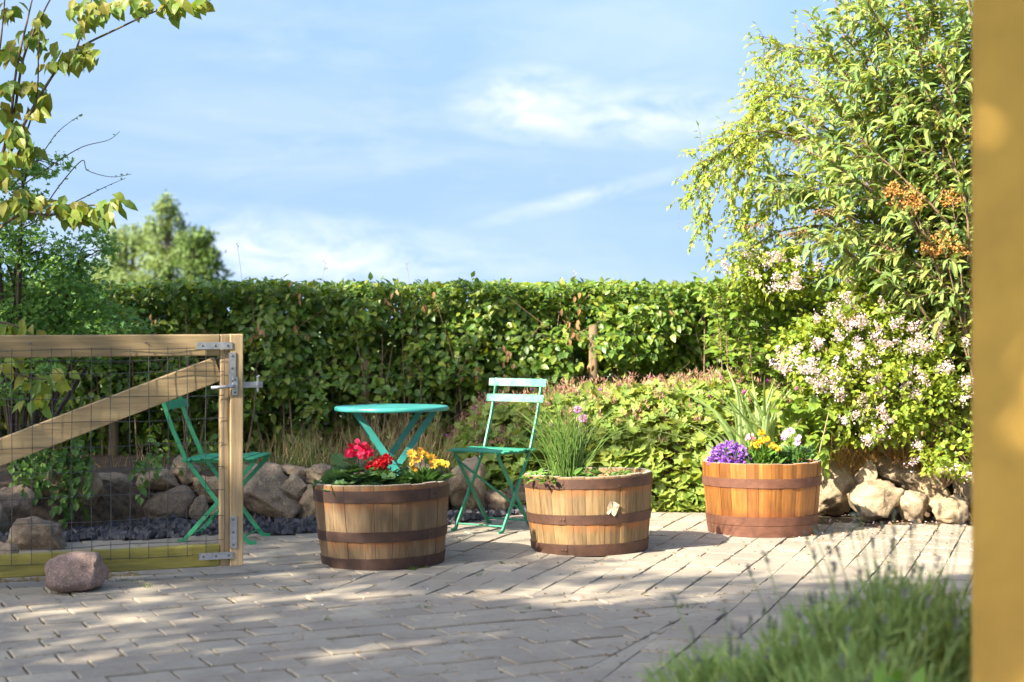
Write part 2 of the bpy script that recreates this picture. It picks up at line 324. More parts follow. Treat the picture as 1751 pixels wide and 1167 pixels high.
# ------------------------------------------------------------------ leaves
TPL = {}
TPL['ovate'] = ([(0,0,0),(-.5,.36,.10),(0,.36,0),(.5,.36,.10),(-.40,.66,.03),(0,.66,-.05),(.40,.66,.03),(0,1,-.16)],
                [(0,2,1),(0,3,2),(1,2,5,4),(2,3,6,5),(4,5,7),(5,6,7)])
TPL['kite'] = ([(0,0,0),(-.5,.45,.08),(0,1,-.12),(.5,.45,.08)], [(0,3,2),(0,2,1)])
TPL['blade'] = ([(-.5,0,0),(.5,0,0),(-.38,.5,.02),(.38,.5,.02),(0,1,-.06)], [(0,1,3,2),(2,3,4)])
def palmate(k, rin, spread=150, notch=.5):
    v = [(0,0,-.06)]; n = 2*k+1
    for i in range(n):
        a = R(-spread + 2*spread*i/(n-1)); r = .55 if i % 2 else rin
        if i in (0, n-1): r = rin*.8
        v.append((math.sin(a)*r, math.cos(a)*r+.12, .05*(i % 2) + .03*math.cos(3*a)))
    return v, [(0, i+1, i) for i in range(1, n)]
TPL['palm'] = palmate(6, .37, 160); TPL['round'] = palmate(8, .47, 168); TPL['lobed'] = palmate(4, .27, 125)
TPLM = {}
def unit(a): return a / np.maximum(np.linalg.norm(a, axis=1, keepdims=True), 1e-9)
class Leaves:
    def __init__(s, tpl='ovate'): s.t = tpl; s.p = []; s.a = []; s.n = []; s.L = []; s.W = []
    def add(s, p, a, n, L, W):
        p = np.atleast_2d(np.asarray(p, float)); k = len(p)
        s.p.append(p); s.a.append(np.broadcast_to(np.asarray(a, float), (k, 3))); s.n.append(np.broadcast_to(np.asarray(n, float), (k, 3)))
        s.L.append(np.broadcast_to(np.asarray(L, float), (k,))); s.W.append(np.broadcast_to(np.asarray(W, float), (k,))); return s
    def arrays(s):
        p = np.concatenate(s.p); a = unit(np.concatenate(s.a)); n = np.concatenate(s.n) + 1e-4
        z = unit(n - a*np.sum(n*a, 1, keepdims=True)); x = np.cross(a, z)
        return p, x, a, z, np.concatenate(s.L), np.concatenate(s.W)
    def build(s, m, parent, name='foliage', single=0, single_name='leaf', key=None):
        p, x, a, z, L, W = s.arrays(); tv, tf = TPL[s.t]; tv = np.array(tv); idx = np.arange(len(p))
        if single:      # the ones that show largest become objects of their own
            d = p[:, 1]; sx = CX + F*p[:, 0]/d; sy = YH - F*(p[:, 2]-H)/d
            ok = (sx > 2) & (sx < 1655) & (sy > 2) & (sy < 1165)
            k = (d if key is None else key(p)) + np.where(ok, 0, 1e3)
            order = np.argsort(k); pick = order[:single]; pick = pick[k[pick] < 500]
            idx = np.setdiff1d(idx, pick)
            kk = (s.t, m.name)
            if kk not in TPLM:
                me = bpy.data.meshes.new('leaf'); me.from_pydata([tuple(q) for q in tv], [], tf); me.materials.append(m); TPLM[kk] = me
            for i in pick:
                o = bpy.data.objects.new(single_name, TPLM[kk]); C.objects.link(o); o.parent = parent
                mt = Matrix(((x[i,0]*W[i], a[i,0]*L[i], z[i,0]*L[i], p[i,0]), (x[i,1]*W[i], a[i,1]*L[i], z[i,1]*L[i], p[i,1]),
                             (x[i,2]*W[i], a[i,2]*L[i], z[i,2]*L[i], p[i,2]), (0,0,0,1)))
                o.matrix_local = parent.matrix_basis.inverted() @ mt
        if len(idx) == 0: return None
        p, x, a, z, L, W = p[idx], x[idx], a[idx], z[idx], L[idx], W[idx]; k = len(p); nv = len(tv)
        V = (p[:, None] + tv[None, :, 0:1]*(x*W[:, None])[:, None] + tv[None, :, 1:2]*(a*L[:, None])[:, None] + tv[None, :, 2:3]*(z*L[:, None])[:, None]).reshape(-1, 3)
        sizes = np.array([len(f) for f in tf]); fl = np.concatenate([np.array(f) for f in tf])
        loops = (np.arange(k)[:, None]*nv + fl[None]).ravel(); starts = np.concatenate([[0], np.cumsum(np.tile(sizes, k))[:-1]])
        me = bpy.data.meshes.new(name); me.vertices.add(len(V)); me.vertices.foreach_set('co', V.astype(np.float32).ravel())
        me.loops.add(len(loops)); me.loops.foreach_set('vertex_index', loops.astype(np.int32))
        me.polygons.add(k*len(tf)); me.polygons.foreach_set('loop_start', starts.astype(np.int32)); me.update(calc_edges=True)
        me.materials.append(m)
        o = put(bpy.data.objects.new(name, me), parent)
        if parent is not None: o.matrix_local = parent.matrix_basis.inverted()
        if single or k > 300: o['kind'] = 'stuff'
        return o
def rn(k, s=1.0): return rng.normal(0, s, (k, 3))
def mass(LV, c, r, k, L, W, clump=0, up=.5, out=.6, droop=.2, inner=.45):     # leaves through an ellipsoid, denser outside, in clumps
    c = np.array(c, float); r = np.array(r, float)
    d = unit(rn(k)); q = (inner + (1-inner)*rng.random((k, 1))**.6)
    if clump:
        cc = unit(rn(clump)); cq = inner + (1-inner)*rng.random((clump, 1))**.5; j = rng.integers(0, clump, k)
        loc = (cc*cq)[j] + rn(k, .55/math.sqrt(clump)*1.2 + .03)
    else: loc = d*q
    p = c + loc*r; o = unit(loc*r)
    a = o*out + rn(k, .55) + np.array([0, 0, -droop]); n = o*.4 + np.array([-.15, -.15, up]) + rn(k, .4)
    s = rng.uniform(.65, 1.2, k); LV.add(p, a, n, L*s, W*s); return p
def poly(pts, k=8):            # smooth polyline through points
    pts = [Vector(p) for p in pts]
    if len(pts) < 3: return [pts[0].lerp(pts[-1], i/k) for i in range(k+1)]
    out = []
    for i in range(len(pts)-1):
        p0, p1, p2, p3 = pts[max(i-1, 0)], pts[i], pts[i+1], pts[min(i+2, len(pts)-1)]
        for j in range(k):
            t = j/k; out.append(.5*((2*p1) + (p2-p0)*t + (2*p0-5*p1+4*p2-p3)*t*t + (3*p1-p0-3*p2+p3)*t**3))
    return out + [pts[-1]]
def spray(mb, LV, pts, r0, L, W, step, twig=0, twigL=.2, droop=.3, spread=.8, start=.15, tr=.0025, opp=False):
    """a branch with leaves on it and on its side twigs"""
    pl = poly(pts, 6); mb.tube(pl, r0, r0*.3, 5)
    def leafy(q, st0):
        seg = [(q[i+1]-q[i]).length for i in range(len(q)-1)]; tot = sum(seg); s = st0*tot; side = 1
        while s < tot:
            acc = 0
            for i, g in enumerate(seg):
                if acc + g >= s: break
                acc += g
            t = (q[i+1]-q[i]).normalized(); p = q[i].lerp(q[i+1], min(1, (s-acc)/max(g, 1e-6)))
            for sd in ((1, -1) if opp else (side,)):
                lat = t.cross(Vector(rng.normal(0, 1, 3)))
                lat = (lat.normalized() if lat.length > .01 else Vector((1,0,0)))*spread*sd
                a = t*.6 + lat + Vector((0, 0, -droop)); nn = Vector((rng.normal(-.2, .4), rng.normal(-.3, .4), 1))
                f = rng.uniform(.7, 1.15); LV.add(p, a, nn, L*f, W*f)
            side = -side; s += step*rng.uniform(.6, 1.4)
        LV.add(q[-1], t + Vector((0,0,-droop)), (0, -.3, 1), L, W)
    leafy(pl, start)
    for _ in range(twig):
        i = int(rng.uniform(.2, .98)*(len(pl)-1)); t = (pl[i+1]-pl[i]).normalized()
        d = (t*.8 + Vector(rng.normal(0, .6, 3))).normalized(); l = twigL*rng.uniform(.5, 1.2)
        q = [pl[i], pl[i] + d*l*.5 + Vector((0,0,.01)), pl[i] + d*l + Vector((0, 0, -droop*l*.35))]; q = poly(q, 3)
        mb.tube(q, tr, tr*.5, 4, False); leafy(q, .1)

# ------------------------------------------------------------------ the setting
def struct(o): o['kind'] = 'structure'; return o
BED = [(-6, 8.3), (-3.4, 8.2), (-2.4, 8.45), (-2.0, 9.0), (-1.33, 9.2), (-.3, 9.5), (.45, 9.85), (1.15, 9.85), (1.9, 9.45), (2.6, 9.3), (6, 9.2)]
def bed_y(x): return float(np.interp(x, [p[0] for p in BED], [p[1] for p in BED]))
struct(raw('ground', [(-300,-300,-.05),(300,-300,-.05),(300,300,-.05),(-300,300,-.05)], [(0,1,2,3)], M['grass_ground']))
struct(raw('paving_base', [(-4.5,3.5,-.009),(4.5,3.5,-.009),(4.5,10.2,-.009),(-4.5,10.2,-.009)], [(0,1,2,3)], M['sand']))
V, fa = [], []; xs = np.linspace(-6, 6, 97); ny = 22
for x in xs:
    y0 = bed_y(x) + .02
    for j in range(ny):
        y = y0 + (12.4 - y0)*(j/(ny-1))**1.3
        z = -.03 + .27*min(1, max(0, (y-y0)/.22))**.6 - .24*max(0, (y-11.4))/1.0
        V.append((x, y, z + .02*mnoise.noise((x*4, y*4, 0))))
fa = [(i*ny+j, (i+1)*ny+j, (i+1)*ny+j+1, i*ny+j+1) for i in range(96) for j in range(ny-1)]
struct(raw('planting_bed', V, fa, M['bed'], smooth=True))

# pavers: a running bond laid slantwise, with a second field at 45 degrees to it
pav = bpy.data.objects.new('paving', None); put(pav); struct(pav)
PL, PW, GAP = .210, .140, .0080
def clip(poly_, a, b):           # keep the left side of a->b
    out = []; n = len(poly_)
    sd = lambda p: (b[0]-a[0])*(p[1]-a[1]) - (b[1]-a[1])*(p[0]-a[0])
    for i in range(n):
        p, q = poly_[i], poly_[(i+1) % n]; s, t = sd(p), sd(q)
        if s >= 0: out.append(p)
        if (s > 0 > t) or (s < 0 < t): f = s/(s-t); out.append((p[0]+(q[0]-p[0])*f, p[1]+(q[1]-p[1])*f))
    return out
q1, q2 = (PX(1088, gd(1136)), gd(1136)), (PX(1240, gd(1016)), gd(1016)); du = ((q2[0]-q1[0]), (q2[1]-q1[1]))
qa = (q1[0]-du[0]*2, q1[1]-du[1]*2); YM = q2[1]; XL = PX(560, gd(985))
ANG_B = math.atan2(du[1], du[0]); ANG_A = ANG_B - R(45)
lp = (XL + 3.2*math.cos(ANG_B), YM + 3.2*math.sin(ANG_B))
zones = [(ANG_A, [(-4.4, 3.6), (qa[0]+.0, 3.6), q2, (-4.4, YM)], .37),
         (ANG_B, [(qa[0], 3.6), (4.4, 3.6), (4.4, YM), q2], .5),
         (ANG_B, [(XL, YM), (4.4, YM), (4.4, 10.1), lp], .5),
         (ANG_A, [(-4.4, YM), (XL, YM), lp, (-4.4, 10.1)], .37)]
sing = {}; cand = []
EDGE = [(-6, 8.0), (-2.6, 8.25), (-1.2, 8.6), (-.25, 9.1), (.3, 9.75), (1.3, 9.8), (1.55, 9.0), (2.6, 8.95), (6, 8.9)]
def edge_y(x): return float(np.interp(x, [p[0] for p in EDGE], [p[1] for p in EDGE]))
for ang, zp, sh in zones:
    ca, sa = math.cos(ang), math.sin(ang)
    for r in range(-90, 90):
        for k in range(-60, 60):
            u, v_ = (k + sh*(r % 2) + .04*math.sin(r*12.9)) * PL, r * PW
            cx, cy = u*ca - v_*sa, u*sa + v_*ca + 5
            if not (-3.4 < cx < 3.0 and 4.4 < cy < 10): continue
            if cy > edge_y(cx) - .02: continue
            gp = GAP if ang == ANG_A else GAP*.62
            hx, hy = PL/2 - gp/2, PW/2 - gp/2
            rect = [(cx + a*ca*hx - b_*sa*hy, cy + a*sa*hx + b_*ca*hy) for a, b_ in ((-1,-1),(1,-1),(1,1),(-1,1))]
            pg = rect
            for i in range(len(zp)):
                if len(pg) >= 3: pg = clip(pg, zp[i], zp[(i+1) % len(zp)])
            if len(pg) < 3: continue
            ar = .5*abs(sum(pg[i][0]*pg[(i+1) % len(pg)][1]-pg[(i+1) % len(pg)][0]*pg[i][1] for i in range(len(pg))))
            if ar < .0016: continue
            full = ar > .97*4*hx*hy
            mx_ = sum(p[0] for p in pg)/len(pg); my_ = sum(p[1] for p in pg)/len(pg)
            cand.append((my_, mx_, ang, pg, full, ar))
def paver_geo(pg, cx, cy, dz=0, tx=0, ty=0, ch=.004):
    n = len(pg); lo, mid, top = [], [], []
    for x, y in pg:
        l = math.hypot(x-cx, y-cy); k = 1 - ch/l
        hz = dz + tx*(x-cx) + ty*(y-cy)
        lo.append((x, y, -.05)); mid.append((x, y, hz-ch)); top.append((cx+(x-cx)*k, cy+(y-cy)*k, hz))
    f = [tuple(2*n+i for i in range(n))]
    for a in (0, 1): f += [(a*n+i, a*n+(i+1) % n, (a+1)*n+(i+1) % n, (a+1)*n+i) for i in range(n)]
    return lo + mid + top, f
hx, hy = PL/2-GAP/2, PW/2-GAP/2
def paver_mesh(gp, ch):
    hx, hy = PL/2-gp/2, PW/2-gp/2; v0, f0 = paver_geo([(-hx,-hy),(hx,-hy),(hx,hy),(-hx,hy)], 0, 0, ch=ch)
    m_ = bpy.data.meshes.new('paver'); m_.from_pydata(v0, [], f0); m_.materials.append(M['paver']); return m_
PMA, PMB = paver_mesh(GAP, .004), paver_mesh(GAP*.62, .0018)
vis = lambda c: abs(PX(0, c[0])) > -1 and 0 < CX + F*c[1]/c[0] < 1660 and c[0] > 5.1
cand.sort(key=lambda c: (not (vis(c) and c[5] > .008), c[0]))
rest = MB()
for i, (y, x, ang, pg, full, ar) in enumerate(cand):
    dz, tx, ty = rng.normal(0, .0022), rng.normal(0, .012), rng.normal(0, .012)
    if i < 300:
        if full: o = bpy.data.objects.new('paver', PMA if ang == ANG_A else PMB); o.location = (x, y, dz); o.rotation_euler = (tx, ty, ang)
        else:
            v, f = paver_geo([(a-x, b_-y) for a, b_ in pg], 0, 0, ch=.004 if ang == ANG_A else .0018); me = bpy.data.meshes.new('paver'); me.from_pydata(v, [], f); me.materials.append(M['paver'])
            o = bpy.data.objects.new('paver', me); o.location = (x, y, dz); o.rotation_euler = (tx, ty, 0)
        put(o, pav)
    else: rest.add(*paver_geo(pg, x, y, dz, tx, ty, .004 if ang == ANG_A else .0018))
ro = raw('far_pavers', rest.v, rest.f, M['paver'], pav); ro['kind'] = 'stuff'

fl = Leaves('kite'); pick = [c for c in cand if vis(c)]      # moss, sand and bits lying along the joints
for _ in range(1500):
    c = pick[rng.integers(0, len(pick))]; pg = c[3]; i = rng.integers(0, len(pg)); t_ = rng.random(); p_, q_ = pg[i], pg[(i+1) % len(pg)]
    ex = p_[0]+(q_[0]-p_[0])*t_; ey = p_[1]+(q_[1]-p_[1])*t_
    if c[1] < .2 and rng.random() < .45: continue
    n_ = 3; fl.add(np.array([[ex, ey, .001]]) + rn(n_, 1)*np.array([.007, .007, .001]), np.stack([rng.normal(0,1,n_), rng.normal(0,1,n_), rng.normal(.15,.2,n_)], 1), np.array([0,0,1.0]) + rn(n_, .3), rng.uniform(.006, .018, n_), rng.uniform(.003, .008, n_))
o = fl.build(M['debris'], None, 'joint_debris'); o['kind'] = 'stuff'; o['label'] = 'brown crumbs and moss caught in the paving joints'; o['category'] = 'debris'

# ------------------------------------------------------------------ stones
def rock_mesh(size, seed, m, flat=.75, sub=4, cuts=11, rough=.17):
    bm = bmesh.new(); bmesh.ops.create_icosphere(bm, subdivisions=sub, radius=1); r = random.Random(seed)
    pl = []
    for _ in range(cuts):
        n = Vector((r.gauss(0,1), r.gauss(0,1), r.gauss(0,1))).normalized(); pl.append((n, r.uniform(.62, .88)))
    for v in bm.verts:
        p = v.co.copy(); p = Vector([math.copysign(abs(c)**.78, c) for c in p]); p *= 1 + .22*mnoise.noise(p*1.1 + Vector((seed*3.1, 0, 0)))
        for n, d in pl:
            e = p.dot(n) - d
            if e > 0: p -= n*e*.85
        p *= 1 + rough*mnoise.fractal(p*2.6 + Vector((seed, 5, 0)), .9, 2.1, 4)
        v.co = p
    mn = [min(v.co[i] for v in bm.verts) for i in range(3)]; mx2 = [max(v.co[i] for v in bm.verts) for i in range(3)]
    for v in bm.verts:
        for i in range(3): v.co[i] = ((v.co[i]-mn[i])/(mx2[i]-mn[i]) - .5) * size[i]
    me = bpy.data.meshes.new('stone'); bm.to_mesh(me); bm.free(); me.shade_smooth(); me.materials.append(m); return me
def stone(px, py, wp, hp, d, seed, m, parent, name='stone', depth=.85, roll=0):
    c = P(px, py, d); wd, hg = wp*d/F*1.10, hp*d/F*1.10
    o = bpy.data.objects.new(name, rock_mesh((wd, max(wd, hg)*depth, hg), seed, m, sub=4)); put(o, parent)
    o.location = (c.x, d + max(wd, hg)*depth*.42, c.z); o.rotation_euler = (0, roll, 0); return o
wl = thing('stone_wall', 'low retaining wall of brown field stones running below the hedge', 'stone wall')
for i, (a, b_, c_, e, d, rl) in enumerate([(56,922,92,60,8.0,.1),(4,948,40,36,7.75,0),(112,850,120,100,8.75,-.1),(190,884,88,46,8.95,0),(182,840,80,52,9.0,.05),(252,826,96,40,9.1,.03),
    (282,874,104,70,9.0,-.05),(312,812,52,50,9.2,.3),(338,872,32,44,8.98,0),(356,838,62,46,9.12,.1),(372,880,40,36,9.0,.2),(456,850,110,96,9.05,.25),(499,838,50,48,9.1,.4),(497,808,60,20,9.2,.05),
    (549,814,56,36,9.15,-.1),(538,866,84,62,9.05,.1),(600,850,80,84,9.1,.2),(610,806,60,34,9.25,0),(668,850,80,78,9.2,-.1),(730,838,76,90,9.3,.1),(796,838,66,94,9.35,-.08),(848,862,52,40,9.4,.15),(885,850,46,50,9.6,0),
    (20,870,70,70,8.5,0),(-60,880,110,120,8.3,0)]):
    stone(a, b_, c_, e, d, i+1, M['rock'], wl, roll=rl)
wr = thing('stone_wall', 'low wall of pale sunlit field stones under the flowering shrubs by the ochre wall', 'stone wall')
for i, (a, b_, c_, e, d, rl) in enumerate([(1440,840,84,88,9.25,-.1),(1486,818,36,56,9.2,.15),(1508,858,88,66,9.05,-.2),(1540,810,82,44,9.25,.3),(1566,868,54,54,9.05,-.15),(1604,842,60,66,9.2,.1),(1634,876,66,48,8.95,-.2),(1658,836,44,66,9.15,0),
    (1412,846,40,60,9.3,0),(1710,860,80,80,9.1,0)]):
    stone(a, b_, c_, e, d, i+41, M['rock_pale'], wr, roll=rl)
bo = bpy.data.objects.new('boulder', rock_mesh((.265, .20, .175), 23, M['rock_pink'], cuts=4, rough=.09)); put(bo)
bo.location = (PX(131, 6.82), 6.83, .078); bo.rotation_euler = (0, .05, .3)
tag(bo, 'rounded pinkish granite boulder lying on the paving against the gate', 'boulder')

# slate chippings between paving and wall
gl = Leaves('round'); k = 5200
gx = rng.uniform(-4, 1.0, k); gy = np.array([rng.uniform(edge_y(x)-.03, bed_y(x)+.1) for x in gx])
tv = []
mb = MB()
for x, y in zip(gx, gy):
    s = rng.uniform(.012, .032); h = rng.uniform(.35, .8); a = rng.uniform(0, 6.28); z = rng.uniform(-.008, .014)
    ptsb = []
    for j in range(5):
        b_ = a + j*1.257 + rng.uniform(-.3, .3); rr = s*rng.uniform(.75, 1.15); ptsb.append((x+math.cos(b_)*rr, y+math.sin(b_)*rr, z))
    tx, ty = rng.normal(0, .35, 2)
    top = [(x+(q[0]-x)*.7, y+(q[1]-y)*.7, z + s*h + tx*(q[0]-x) + ty*(q[1]-y)) for q in ptsb]
    mb.add(ptsb + top, [(5,6,7,8,9)] + [(j, (j+1) % 5, 5+(j+1) % 5, 5+j) for j in range(5)])
so_ = raw('slate_gravel', mb.v, mb.f, M['slate']); so_['kind'] = 'stuff'; so_['label'] = 'dark slate chippings strewn along the foot of the stone wall'; so_['category'] = 'gravel'
# under the gate at left
# ------------------------------------------------------------------ barrels
BH, RT, RB = .380, .315, .281
def br(z): t = min(1, max(0, z/BH)); return RT - (RT-RB)*(1-t)**1.5
def barrel(px, d, label, wood, hoopm, hoops, tilt, seed, lap, rot=0):
    X = PX(px, d); t = thing('half_barrel_planter', label, 'barrel planter', (X, d, 0), 0, 'half barrel planters')
    t.rotation_euler = (tilt[0], tilt[1], rot); t.location.z = -.004
    r = random.Random(seed); nst = 26; ws = [r.uniform(.7, 1.35) for _ in range(nst)]; tot = sum(ws); a = r.uniform(0, 1)
    for w_ in ws:
        da = w_/tot*2*math.pi; a0, a1 = a + .0022, a + da - .0022; a += da
        rj = r.uniform(-.0014, .0014); hj = r.uniform(-.004, .002); mb = MB(); zs = [0, .06, .13, .2, .28, .34, BH-.004+hj, BH+hj]; na = 4; v = []
        for z in zs:
            ins = .004 if z == zs[-1] else 0
            for k in range(na):
                aa = a0 + (a1-a0)*k/(na-1); rr = br(z) + rj - ins - (.0018 if k in (0, na-1) else 0); v.append((rr*math.cos(aa), rr*math.sin(aa), z))
        for z in zs:
            for k in range(na):
                aa = a0 + (a1-a0)*k/(na-1); rr = br(z) - .026; v.append((rr*math.cos(aa), rr*math.sin(aa), z))
        nz = len(zs); B = nz*na; f = []
        for i in range(nz-1):
            for k in range(na-1):
                f += [(i*na+k, i*na+k+1, (i+1)*na+k+1, (i+1)*na+k), (B+i*na+k+1, B+i*na+k, B+(i+1)*na+k, B+(i+1)*na+k+1)]
            f += [(i*na, (i+1)*na, B+(i+1)*na, B+i*na), (i*na+na-1, B+i*na+na-1, B+(i+1)*na+na-1, (i+1)*na+na-1)]
        for k in range(na-1):
            j = (nz-1)*na+k; f += [(j, j+1, B+j+1, B+j), (k+1, k, B+k, B+k+1)]
        me = bpy.data.meshes.new('stave'); me.from_pydata(v, [], f); me.materials.append(wood); me.materials.append(M['oak_end'])
        for pi in range(len(f)-2*(na-1), len(f), 2): me.polygons[pi].material_index = 1
        put(bpy.data.objects.new('stave', me), t)
    for z0, z1 in hoops:
        n = 64; pr = [(br(z0)+.0012, z0), (br(z0)+.0042, z0+.0005), (br(z1)+.0046, z1-.0005), (br(z1)+.0012, z1)]
        ho = MB().lathe(pr, n).build('hoop', hoopm, t, True)
        ho.data.set_sharp_from_angle(angle=R(35))
        la = lap + r.uniform(-.03, .03); zm = (z0+z1)/2
        for da in (-.028, .028):
            c = Vector(((br(zm)+.004)*math.cos(la+da), (br(zm)+.004)*math.sin(la+da), zm)); nn = Vector((math.cos(la+da), math.sin(la+da), 0))
            MB().tube([c, c+nn*.004, c+nn*.006], .0085, .003, 8).build('rivet', hoopm, ho, True)
        # the lapped end of the band
        v = []; la2 = la + .055
        for k in range(5):
            aa = la2 - .16*k/4
            for z in (z0+.001, z1-.001): v.append(((br(z)+.0066)*math.cos(aa), (br(z)+.0066)*math.sin(aa), z))
            for z in (z0+.001, z1-.001): v.append(((br(z)+.0040)*math.cos(aa), (br(z)+.0040)*math.sin(aa), z))
        f = []
        for k in range(4):
            q = k*4; f += [(q, q+4, q+5, q+1), (q, q+2, q+6, q+4), (q+1, q+5, q+7, q+3)]
        f += [(0, 1, 3, 2), (16, 18, 19, 17)]
        raw('lap', v, f, hoopm, ho)
    v = [(0, 0, .335)]; n = 40
    for rr_ in (.12, .22, .288):
        for k in range(n): aa = 2*math.pi*k/n; v.append((rr_*math.cos(aa), rr_*math.sin(aa), .330 + .012*mnoise.noise((rr_*20*math.cos(aa), rr_*20*math.sin(aa), seed))))
    f = [(0, 1+k, 1+(k+1) % n) for k in range(n)] + [(1+q*n+k, 1+(q+1)*n+k, 1+(q+1)*n+(k+1) % n, 1+q*n+(k+1) % n) for q in (0, 1) for k in range(n)]
    raw('soil', v, f, M['soil'], t, True)
    return t
B1 = barrel(655.5, 7.64, 'shaded grey-brown half barrel with dark hoops holding the red flowers', M['oak1'], M['hoop1'], [(0,.05),(.124,.170),(.302,.356)], (R(-1.5), R(-1.5)), 3, R(-38))
B2 = barrel(1008.5, 8.06, 'half barrel with torn paper scrap on its side, planted with chives', M['oak2'], M['hoop2'], [(0,.055),(.15,.196),(.319,.367)], (R(-1.5), R(-1.5)), 5, R(-118))
B3 = barrel(1303, 8.70, 'sunlit orange varnished half barrel with violet and yellow flowers', M['oak3'], M['hoop3'], [(0,.057),(.059,.104),(.254,.302)], (R(-1.4), R(-.2)), 9, R(100))
# torn label
v, f = [], []; out = [(-.030,.205),(-.026,.235),(-.012,.262),(.004,.258),(.020,.250),(.036,.238),(.030,.222),(.018,.196),(.008,.186),(-.004,.198),(-.014,.205),(-.022,.197)]
la = R(-90) + .33
for q, (s_, z) in enumerate(out + [(.004,.225)]): aa = la + s_/.31; v.append(((br(z)+.004+.003*(q % 3))*math.cos(aa), (br(z)+.004+.003*(q % 3))*math.sin(aa), z))
raw('torn_label', v, [(12, i, (i+1) % 12) for i in range(12)], M['paper'], B2)

# ------------------------------------------------------------------ gate
GA = math.atan2(.36, .95); gR = Vector((-1.19, 7.22, 0))     # right foot; runs to the left and towards the camera
gate = thing('field_gate', 'open wooden farm gate with wire mesh and diagonal brace, bottom rail green with algae', 'gate', gR, GA)
# local x runs along the gate (0 at the free end, negative towards the hinge), y points away, z up
GZ0, GZ1, GL = .048, 1.066, 2.16
sk = R(.9)
def gb(name, c, d, m, M3=None, bev=.004): return MB().box(c, d, M3).build(name, m, gate, bevel=bev)
gb('stile', (-.079, .006, (GZ0+GZ1)/2), (.040, .045, GZ1-GZ0-.002), M['gate_v'])
gb('outer_stile', (-.0295, 0, (GZ0+GZ1)/2), (.058, .062, GZ1-GZ0), M['gate_v'])
gb('hinge_stile', (-GL+.03, 0, (GZ0+GZ1)/2), (.09, .06, GZ1-GZ0), M['gate_v'])
gb('top_rail', (-.1005-(GL-.175)/2, .006, GZ1-.048), (GL-.175, .045, .094), M['gate'])
gb('bottom_rail', (-.1005-(GL-.175)/2, .006, GZ0+.049), (GL-.175, .045, .096), M['gate_algae'])
a_, b_ = Vector((-.105, .010, .915)), Vector((-GL+.10, .010, GZ0+.14)); dv = b_-a_; ang = math.atan2(dv.z, dv.x)
MB().strip([a_, b_], .108, .042, (0,1,0)).build('diagonal_brace', M['gate'], gate, bevel=.003)
# mesh on the camera side
ZW = [1.006, .958, .905, .800, .697, .592, .488, .383, .275, .168, .108]
for z in ZW:
    p_ = [(-.082 - (GL-.13)*i/24, -.0225 - .003*math.sin(i*1.7+z*9), z + .003*math.sin(i*.9+z*20) - (.004*math.sin(math.pi*i/24))) for i in range(25)]
    MB().tube(p_, .0015, n=5).build('wire', M['wire'], gate)
for i in range(26):
    x = -.084 - .081*i
    if x < -GL+.05: break
    MB().tube([(x + .002*math.sin(i+k), -.0245 - .002*math.sin(k*2+i), .1 + .91*k/8) for k in range(9)], .0015, n=5).build('wire', M['wire'], gate)
def bracket(cx, cz, sx, sz, la, lb):    # corner bracket: one arm along x, one along z
    o = MB()
    o.box((cx + sx*la/2, -.0335, cz), (la, .004, .030))
    o.box((cx, -.0335, cz + sz*(lb/2+.015)), (.030, .004, lb-.031))
    bk = o.build('corner_bracket', M['zinc'], gate)
    for k in range(3): MB().disc((cx + sx*(.02+k*.055), -.0355, cz), .0055, 8, (0,-1,0), .002).build('screw', M['screw'], bk)
    for k in range(3): MB().disc((cx, -.0355, cz + sz*(.045+k*.055)), .0055, 8, (0,-1,0), .002).build('screw', M['screw'], bk)
bracket(-.050, GZ1-.050, -1, -1, .155, .175)
bracket(-.046, GZ0+.050, -1, 1, .150, .170)
lt = MB().box((-.038, -.0345, .838), (.024, .005, .082)).build('latch_plate', M['zinc'], gate, bevel=.002)
for z in (.81, .866): MB().disc((-.038, -.037, z), .005, 8, (0,-1,0), .003).build('screw', M['screw'], lt)
MB().tube([(-.145,-.046,.833),(-.09,-.045,.836),(-.038,-.042,.838)], .0075, n=8).build('latch_handle', M['zinc'], gate, True)
MB().box((.045, -.010, .842), (.088, .008, .026)).box((.066, -.018, .842), (.008, .010, .062)).tube([(.066,-.018,.872),(.070,-.024,.882),(.060,-.026,.876)], .004, n=6).build('latch_bar', M['zinc'], gate, bevel=.0015)
for x_ in (-.42, -.9): MB().disc((x_, -.02, 1.03), .005, 8, (0,-1,0), .003).build('nail', M['screw'], gate)
hp = Matrix.Rotation(GA, 4, 'Z') @ Vector((-GL-.10, .02, 0)) + gR
po = thing('gate_post', 'round wooden post carrying the field gate', 'post', hp)
MB().lathe([(.0,1.32),(.055,1.31),(.062,1.29),(.066,.6),(.068,-.2)], 16).build('shaft', M['cut'], po, True)
MB().tube([(.05,-.02,.25),(.13,-.02,.25)], .012, n=8).build('hinge', M['zinc'], po)
MB().tube([(.05,-.02,.9),(.13,-.02,.9)], .012, n=8).build('hinge', M['zinc'], po)

